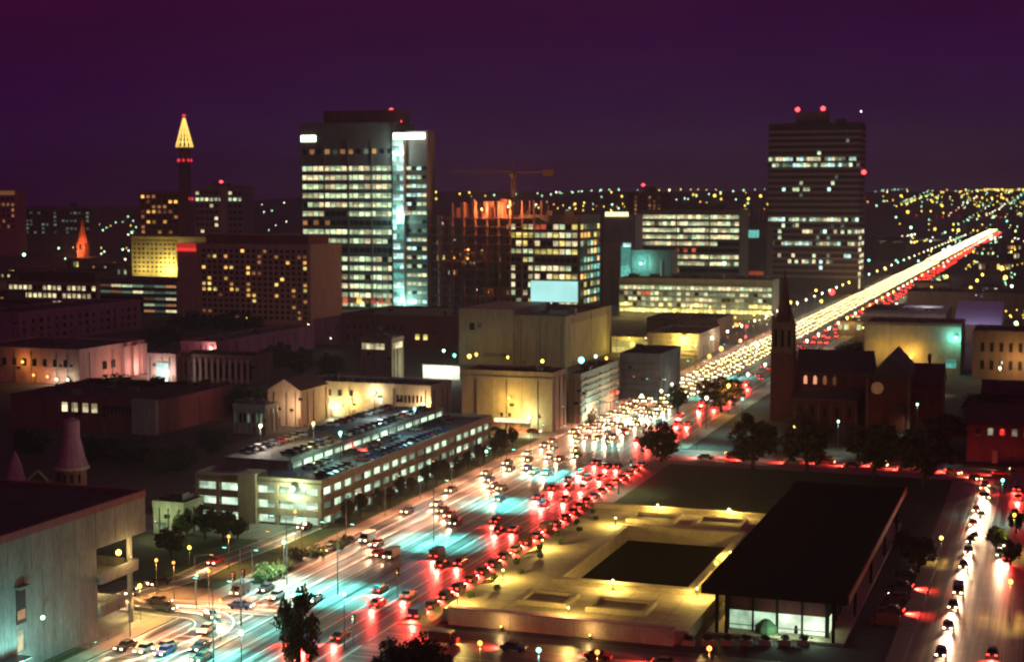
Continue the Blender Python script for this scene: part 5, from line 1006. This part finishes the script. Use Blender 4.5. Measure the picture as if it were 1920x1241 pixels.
# ------------------------------------------------------------------ cars
PAINTS = [plain('car_paint_white', (.45, .45, .43), .35), plain('car_paint_silver', (.2, .2, .21), .35, .4), plain('car_paint_dark', (.03, .03, .035), .3), plain('car_paint_brown', (.07, .045, .03), .35), plain('car_paint_red', (.30, .03, .025), .3), plain('car_paint_blue', (.03, .06, .16), .3), plain('car_paint_beige', (.36, .29, .19), .3), plain('car_paint_dark', (.03, .03, .035), .3)]
TYRE = plain('tyre_rubber', (.02, .02, .02), .8); RED_OFF = plain('tail_lens_unlit', (.2, .02, .02), .25); LENS_OFF = plain('head_lens_unlit', (.5, .5, .5), .2)
def body_mb(mi=0):
    b = MB()
    prof = [(-2.15, .32), (-2.22, .55), (-2.15, .86), (-1.45, .95), (.95, .93), (2.0, .76), (2.18, .55), (2.12, .30)]
    for s0, s1 in ((-.84, .84),):
        k = len(b.v); n_ = len(prof)
        for s in (s0, s1): b.v += [(s * (.93 if abs(p[0]) > 2 else 1), p[0], p[1]) for p in prof]
        b.f.append(tuple(k + i for i in range(n_))); b.m.append(mi); b.f.append(tuple(k + n_ + n_ - 1 - i for i in range(n_))); b.m.append(mi)
        for i in range(n_): j = (i + 1) % n_; b.f.append((k + i, k + n_ + i, k + n_ + j, k + j)); b.m.append(mi)
    return b
def cabin(b, mi, z0, z1, g):
    lo = [(-.76, -1.55), (.76, -1.55), (.76, .95), (-.76, .95)]; hi = [(-.6, -1.05), (.6, -1.05), (.6, .35), (-.6, .35)]
    f = lambda p, q, t: (p[0] + (q[0] - p[0]) * t, p[1] + (q[1] - p[1]) * t)
    k = len(b.v); ta, tb = (z0 - .94) / .48, (z1 - .94) / .48
    for t, z in ((ta, z0), (tb, z1)): b.v += [(*f(p, q, t), z) for p, q in zip(lo, hi)]
    for q in ((0, 1, 5, 4), (1, 2, 6, 5), (2, 3, 7, 6), (3, 0, 4, 7), (4, 5, 6, 7)): b.f.append(tuple(k + i for i in q)); b.m.append(mi)
CM = {}
def wheel_mesh():
    b = MB(); k = 12
    for s in (-.1, .1): b.v += [(s, .32 * math.cos(2 * math.pi * i / k), .32 * math.sin(2 * math.pi * i / k)) for i in range(k)]
    b.f = [tuple(range(k)), tuple(2 * k - 1 - i for i in range(k))] + [(i, (i + 1) % k, k + (i + 1) % k, k + i) for i in range(k)]; b.m = [0] * len(b.f); return b.mesh('wheel', TYRE)
WHEEL = wheel_mesh()
bm_ = MB(); cabin(bm_, 0, .94, 1.36, 0); GREENHOUSE = bm_.mesh('glasshouse', GLASSD)
def parts(paint):
    if paint.name not in CM:
        rb = MB(); cabin(rb, 0, 1.361, 1.43, 0); CM[paint.name] = (body_mb().mesh('body', paint), rb.mesh('roof_panel', paint))
    return CM[paint.name]
bm_ = MB(); bm_.box(-.19, .19, -.04, .05, -.1, .1); HL = {True: bm_.mesh('headlight', H_LAMP), False: bm_.mesh('headlight', LENS_OFF)}
bm_ = MB(); bm_.box(-.22, .22, -.05, .04, -.09, .1); TL = {True: bm_.mesh('tail_light', T_LAMP), False: bm_.mesh('tail_light', RED_OFF)}
SIMPLE = {}
def simple(paint, hl, tl):
    key = (paint.name, hl, tl)
    if key not in SIMPLE:
        b = body_mb(); cabin(b, 1, .94, 1.36, 0); cabin(b, 0, 1.361, 1.43, 0)
        for s in (-.6, .6): b.box(s - .2, s + .2, 2.1, 2.2, .52, .78, 2); b.box(s - .22, s + .22, -2.25, -2.16, .62, .82, 3)
        for s in (-.8, .8):
            for yy in (-1.35, 1.35): b.box(s - .06, s + .06, yy - .3, yy + .3, .02, .5, 4)
        SIMPLE[key] = b.mesh('car', [paint, GLASSD, H_FAR if hl else LENS_OFF, T_LAMP if tl else RED_OFF, TYRE])
    return SIMPLE[key]
HD = bpy.data.lights.new('headlight_beam', 'SPOT'); HD.color = (1, .60, .34); HD.energy = 15000; HD.spot_size = math.radians(40); HD.spot_blend = .9; HD.shadow_soft_size = .25
HD2 = HD.copy(); HD2.energy = 7000; HD2.color = (1, .62, .34)
TD = bpy.data.lights.new('tail_glow', 'SPOT'); TD.color = (1, .05, .035); TD.energy = 9500; TD.spot_size = math.radians(120); TD.spot_blend = .9; TD.shadow_soft_size = .3
CARS = 0
VB = MB(); VB.prism([(-.92, -2.4), (.92, -2.4), (.92, 1.5), (-.92, 1.5)], .35, 2.05); VB.prism([(-.9, 1.51), (.9, 1.51), (.84, 2.4), (-.84, 2.4)], .35, 1.05)
VG = MB(); VG.v = [(-.8, 2.1, 1.06), (.8, 2.1, 1.06), (.72, 1.52, 1.85), (-.72, 1.52, 1.85), (-.8, 1.52, 1.06), (.8, 1.52, 1.06)]; VG.f = [(0, 1, 2, 3), (0, 3, 4), (1, 5, 2)]; VG.m = [0] * 3
VANM = {}
def van_meshes(p):
    if p.name not in VANM: VANM[p.name] = VB.mesh('body', p)
    return VANM[p.name]
VGM = VG.mesh('windscreen', GLASSD)
def gp_ok(g): return bool(g)
def car(x, y, ang, label, group, hl=True, tl=True, full=True, beam=True, glow=True, z=.03, cat='car', name='car'):
    """ang: heading, 0 = world +Y, counter clockwise."""
    global CARS; CARS += 1
    paint = random.choice(PAINTS); van = full and R() < .16 and gp_ok(group)
    if van:
        o = empty('van', (x, y, z), ang, label.replace('car', 'van', 1), 'van', group.replace('cars', 'vans') if group else None); link('body', van_meshes(paint), o); link('windscreen', VGM, o)
        for s in (-.62, .62): link('headlight', HL[hl], o, (s, 2.4, .75)); link('tail_light', TL[tl], o, (s, -2.42, .85))
        for s in (-.82, .82):
            for yy in (-1.45, 1.55): link('wheel', WHEEL, o, (s, yy, .32))
    elif not full:
        o = link(name, simple(paint, hl, tl), None, (x, y, z), ang); tag(o, label, cat, group)
    else:
        o = empty(name, (x, y, z), ang, label, cat, group); bd, rf = parts(paint)
        link('body', bd, o); link('glasshouse', GREENHOUSE, o); link('roof_panel', rf, o)
        for s in (-.6, .6): link('headlight', HL[hl], o, (s, 2.14, .65)); link('tail_light', TL[tl], o, (s, -2.2, .72))
        for s in (-.78, .78):
            for yy in (-1.35, 1.35): link('wheel', WHEEL, o, (s, yy, .32))
    if hl and beam: q = bpy.data.objects.new('headlight_beam', HD); COL.objects.link(q); q.parent = o; q.location = (0, 2.4, .75); q.rotation_euler = (math.radians(84.5), 0, 0); q.data = HD if math.hypot(x, y) < 400 else HD2
    if tl and glow: q = bpy.data.objects.new('tail_glow', TD); COL.objects.link(q); q.parent = o; q.location = (0, -2.6, .95); q.rotation_euler = (math.radians(-50), 0, 0)
    return o
G_ON, G_OFF = 'oncoming cars in the left lanes of the boulevard', 'departing cars in the right lanes of the boulevard'
LANES = ('kerb lane', 'second lane', 'middle lane', 'fourth lane', 'median lane')
def onlab(li, u, y): return 'oncoming headlit car, %s, %s' % (LANES[li], zone(u))
for li, v in enumerate((-138.7, -135.1, -131.3, -127.5, -123.9)):
    u = 205 + 9 * R()
    while u < 520:
        x, y = xy(u, v + (R() - .5) * .7); car(x, y, math.pi - A, onlab(li, u, y), G_ON, True, False, y < 330, True)
        u += (34 if u < 300 else 24 if u < 360 else 15 if u < 420 else 7) + 14 * R() ** 2
for v in (-115.7, -112.1, -108.8):
    u = 214 + 12 * R()
    while u < 404:
        x, y = xy(u, v + (R() - .5) * .6); car(x, y, -A, 'departing tail lit car, %s, %s' % ({-115.7: 'lane next to the median', -112.1: 'middle right hand lane', -108.8: 'lane next to the kerbside queue'}[v], zone(u)), G_OFF, False, True, y < 330)
        u += (26 if u < 330 else 11) + 12 * R() ** 2
    u = 440 + 10 * R()
    while u < 760:
        x, y = xy(u, v); car(x, y, -A, 'far tail lit car beyond the crossing, %s, %s' % ({-115.7: 'median lane', -112.1: 'middle lane', -108.8: 'right lane'}[v], 'level with the wide dark tree' if u < 560 else 'beside the church' if u < 660 else 'behind the church spire'), 'departing cars beyond the crossing', False, True, False, False, u < 600); u += 22 + 20 * R()
u = 241
while u < 400:      # kerbside queue with brake lights
    v = -102.3 if u < 322 else (-102.3 - 1.2 * smooth(322, 350, u)); x, y = xy(u, v + .3 * math.sin(u)); car(x, y, -A + .05 * math.sin(u * 1.7), 'car braking in the kerbside queue, ' + ('near end' if u < 262 else 'beside the near half of the pool' if u < 287 else 'beside the far half of the pool' if u < 312 else 'behind the terrace' if u < 338 else 'at its bend by the lawn' if u < 366 else 'by the crossing'), 'kerbside queue beside the terrace', False, True, y < 330); u += 6.3 + .6 * R()
for lane, ang, lab, gp, hl in ((-15.5, math.pi - A, 'car coming down the side street at right with dazzling headlights', 'oncoming cars on the right side street', True), (-7.5, -A, 'car driving up the side street at right', 'departing cars on the right side street', False)):
    u = 205 + 5 * R()
    while u < 398:
        if hl or R() < .35:
            x, y = xy(u, lane + (R() - .5) * .8); car(x, y, ang, lab + (', lower end' if u < 250 else ', beside the pavilion' if u < 320 else ', upper end'), gp, hl, not hl, y < 330)
        u += 9 + 12 * R()
for u, v in ((214, -11.2), (226, -10.4), (331, -9.2), (340, -9.5), (322, -9.0)): x, y = xy(u, v); car(x, y, math.pi - A, 'car with headlights on waiting near the middle of the side street', 'cars near the middle of the side street', True, False)
# cross street behind the lawn, front street, drive
for v, d in ((-90, 1), (-78, 1), (-66, 1), (-50, 1), (-36, 1), (-24, 1), (-12, 1), (6, 1), (-84, -1), (-58, -1), (-40, -1), (-8, -1), (18, -1)):
    x, y = xy(417 if d > 0 else 425, v); car(x, y, -A - math.pi / 2 * d, 'car on the cross street behind the dark lawn', 'cars on the cross street', d < 0, d > 0, False, d < 0)
for v, d in ((-92, 1), (-80, 1), (-66, 1), (-55, 1), (-40, 1), (-30, 1)):
    x, y = xy(228, v); car(x, y, -A - math.pi / 2 * d, 'car with red tail lights on the front street below the terrace', 'cars on the front street', False, True)
for pts, lab, gp, ks in ((DRIVE, 'car with headlights on following the curved drive at lower left', 'cars on the curved drive', (3, 22, 37, 47, 60, 74)), (DRIVE2, 'car with headlights on leaving by the lower drive', 'cars on the lower drive', (10, 26, 40, 52))):
    for k in ks:
        if k < len(pts) - 1: d = Vector(pts[k + 1]) - Vector(pts[k - 1]); car(pts[k][0], pts[k][1], math.atan2(-d.x, d.y), lab, gp, True, False, z=.2)
for k in range(4, len(CURVE) - 2, 7):
    d = Vector(CURVE[k + 1]) - Vector(CURVE[k - 1]); car(CURVE[k][0], CURVE[k][1], math.atan2(-d.x, d.y), 'car turning from the cross street down into the side street, ' + ('before the bend' if k < 28 else 'in the bend' if k < 48 else 'after the bend'), 'cars turning into the side street', True, True, False)
for k, (pts_, i_) in enumerate(((DRIVE, 8), (DRIVE, 24), (DRIVE, 46), (DRIVE, 60), (DRIVE2, 18), (DRIVE2, 44))):  # lamps added to brighten the drives where light trails would curve
    p_ = offset(pts_, 4.4)[i_]; lamp(p_[0], p_[1], .1, 6.5, 'O', .3, 'added warm lamp on the verge of the ' + ('curved drive' if k < 4 else 'lower drive') + ', ' + ('by the car park', 'halfway down', 'past the bend', 'next to the boulevard', 'upper', 'at the bottom')[k], None, 6500)
# shrubs between the queue and the terrace
for k in range(13):
    u = 248 + 6.4 * k; x, y = xy(u, -95.4 + 2.6 * (k % 2) + .4 * R()); h = 1 + .7 * R(); o = empty('shrub', (x, y, PZ), R() * 6, 'small potted shrub on the left walk of the terrace, ' + ('near end', 'near half', 'far half', 'far end')[min(3, k // 4)], 'shrub', 'shrubs on the terrace walk'); link('foliage', crown(LG, 'round', k % 3), o, (0, 0, h * .5), 0, (.8, .8, h * .55)); link('stem', trunk_mesh(k % 3), o, scale=(h, h, h * .8))
# left part of the cross street at the beige block
for v in (-150, -162, -176): x, y = xy(446, v); car(x, y, -A - math.pi / 2, 'car turning out beside the beige corner block', 'cars beside the beige corner block', True, True, False)
# parked cars
x, y = xy(281, -25); car(x, y, -A + 1.4, 'parked car with one lit lamp on the dark ground right of the black pavilion', None, True, False, beam=False)
for i in range(5): x, y = xy(262 + i * 9, -25.5); car(x, y, -A + 1.5, 'parked car beside the black pavilion, tail lights added to redden the ground' if i in (1, 3) else 'dark parked car on the ground beside the black pavilion', 'parked cars beside the pavilion', False, i in (1, 3))  # some tail lights switched on only to cast a red ground glow
def roofcar(a_, c_, z, hl=False, tl=False, lab=None, gp='cars parked on the car park roof'):
    lab = lab or 'car parked %s, %s' % ({-3.4: 'along the boulevard side of the car park roof', -28.6: 'in the far row of the raised roof deck', -18: 'along the front of the raised roof deck', -10.8: 'below the lit edge of the raised deck'}[a_], 'nearest the stair tower' if c_ < 30 else 'in the near half' if c_ < 52 else 'in the far half' if c_ < 76 else 'towards the far end')
    x, y = xy(300 + c_, -149.6 + a_); car(x, y, -A + (math.pi / 2 if a_ < -9 else -math.pi / 2), lab, gp, hl, tl, False, False, tl, z=z)
for k in range(24):
    if R() < .85: roofcar(-3.4, 8 + k * 3.0, 9.92)
    if R() < .8: roofcar(-28.6, 16 + k * 3.6, 12.22)
    if R() < .8: roofcar(-18, 16 + k * 3.6, 12.22)
    if R() < .6: roofcar(-10.8, 16 + k * 3.6, 9.92)
roofcar(-7, 44, 9.92, False, True, 'car braking on the car park roof near its middle', 'braking cars on the roof'); roofcar(-8, 92, 9.92, False, True, 'car braking at the far end of the car park roof', 'braking cars on the roof')
def signal(px_, py_, hgt, lit, label):
    u, v = ground(px_, py_, hgt); x, y = xy(u, v); o = empty('traffic_light', (x, y, .05), -A, label, 'traffic light', 'traffic lights')
    t = MB(); t.tube((0, 0, 0), (0, 0, hgt - .6), .09, .07, 7); t.build('pole', METAL, o); piece('housing', BLACKM, o, -.28, .28, -.15, .2, hgt - .75, hgt + .75)
    for k, c in enumerate(('R', 'O', 'G')): t = MB(); t.lathe([(.17, -.04), (.17, .04)], 8); q = t.build('lens', GL[c][0] if c == lit else LENS_OFF, o, (0, -.18, hgt + .45 - .45 * k)); q.rotation_euler = (math.pi / 2, 0, 0)
for a in ((745, 1073, 4.5, 'O', 'traffic light glowing orange on the median of the lower boulevard'), (662, 1160, 4.5, 'O', 'traffic light glowing orange right of the lone ragged tree'), (437, 1080, 4, 'R', 'left of two red traffic lights beside the curved drive'), (456, 1075, 4, 'R', 'right of two red traffic lights beside the curved drive'), (1265, 742, 5, 'R', 'traffic light in the middle of the boulevard beyond the crossing'), (1183, 868, 5, 'G', 'traffic light at the crossing left of the bushy corner tree'), (1170, 812, 5, 'R', 'traffic light at the far side of the crossing')): signal(*a)
# planters and low blocks before the gallery
for i in range(7):
    px_ = 1290 + i * 36; u, v = ground(px_, 1212); x, y = xy(u, v); o = empty('tub', (x, y, .15), -A, 'brownish stone tub with a dark shrub in the row before the gallery', 'planter', 'stone tubs before the gallery')
    piece('box', BEIGE, o, -1, 1, 0, 1, 0, .9); link('shrub', crown(LD, 'round', i % 3), o, (0, .5, 1.3), 0, (.9, .5, .6))
# traffic of the far boulevard: beyond counting
b = MB()
for v in (-138.7, -135.1, -131.3, -127.5, -123.9):
    u = 524
    while u < 3540:
        x, y = xy(u, v + R() - .5); z = terrain(x, y) + (.05 if u < 1800 else 1.3); k = len(b.v); f = 1 + u * .00045
        def loc(px_, py_): return (x + px_ * CA + py_ * SA, y - px_ * SA + py_ * CA)
        p4 = [loc(-.8, 0), loc(.8, 0), loc(.8, 4.2), loc(-.8, 4.2)]; b.prism(p4, z + .3, z + .95, 0); b.prism([loc(-.65, 1.2), loc(.65, 1.2), loc(.65, 3.2), loc(-.65, 3.2)], z + .95, z + 1.4, 0)
        for s in (-.55, .55): q0, q1 = loc(s - .22 * f, -.1), loc(s + .22 * f, -.1); b.face([(*q0, z + .5), (*q1, z + .5), (*q1, z + .5 + .3 * f), (*q0, z + .5 + .3 * f)], 1)
        u += 6.5 + 5 * R() + max(0, u - 900) * .007
tag(b.build('distant_traffic', [PAINTS[2], H_FAR]), 'dense stream of headlights on the far boulevard', 'traffic', None, 'stuff')
b = MB()
for v in (-115.7, -112.1, -108.8, -105.6):
    u = 765
    while u < 3250:
        x, y = xy(u, v); z = terrain(x, y) + (.05 if u < 1800 else 1.3); f = 1 + u * .0005
        b.prism([loc(-.8, 0), loc(.8, 0), loc(.8, 4.2), loc(-.8, 4.2)], z + .3, z + 1.2, 0)
        for s in (-.55, .55): q0, q1 = loc(s - .25 * f, -.1), loc(s + .25 * f, -.1); b.face([(*q0, z + .6), (*q1, z + .6), (*q1, z + .6 + .3 * f), (*q0, z + .6 + .3 * f)], 1)
        u += 24 + 30 * R()
tag(b.build('distant_tail_lights', [PAINTS[2], T_LAMP]), 'red tail lights on the far boulevard', 'traffic', None, 'stuff')
for o_ in bpy.data.objects:
    if len(str(o_.get('label', '')).replace('-', ' ').split()) > 16: print('LONG', o_['label'])
print('cars', CARS, 'lamps', nd, 'objects', len(bpy.data.objects))

hz = MB(); hz.box(-3800, 3800, -420, 10400, -4, 260)
HM = bpy.data.materials.new('thin_haze'); HM.use_nodes = True; HM.node_tree.nodes.clear()
vo = HM.node_tree.nodes.new('ShaderNodeVolumePrincipled'); vo.inputs['Color'].default_value = (.78, .74, .95, 1); vo.inputs['Density'].default_value = .00012; vo.inputs['Anisotropy'].default_value = .55
HM.node_tree.links.new(vo.outputs[0], HM.node_tree.nodes.new('ShaderNodeOutputMaterial').inputs['Volume'])
tag(hz.build('haze', HM), 'thin haze over the city', 'haze', None, 'stuff')
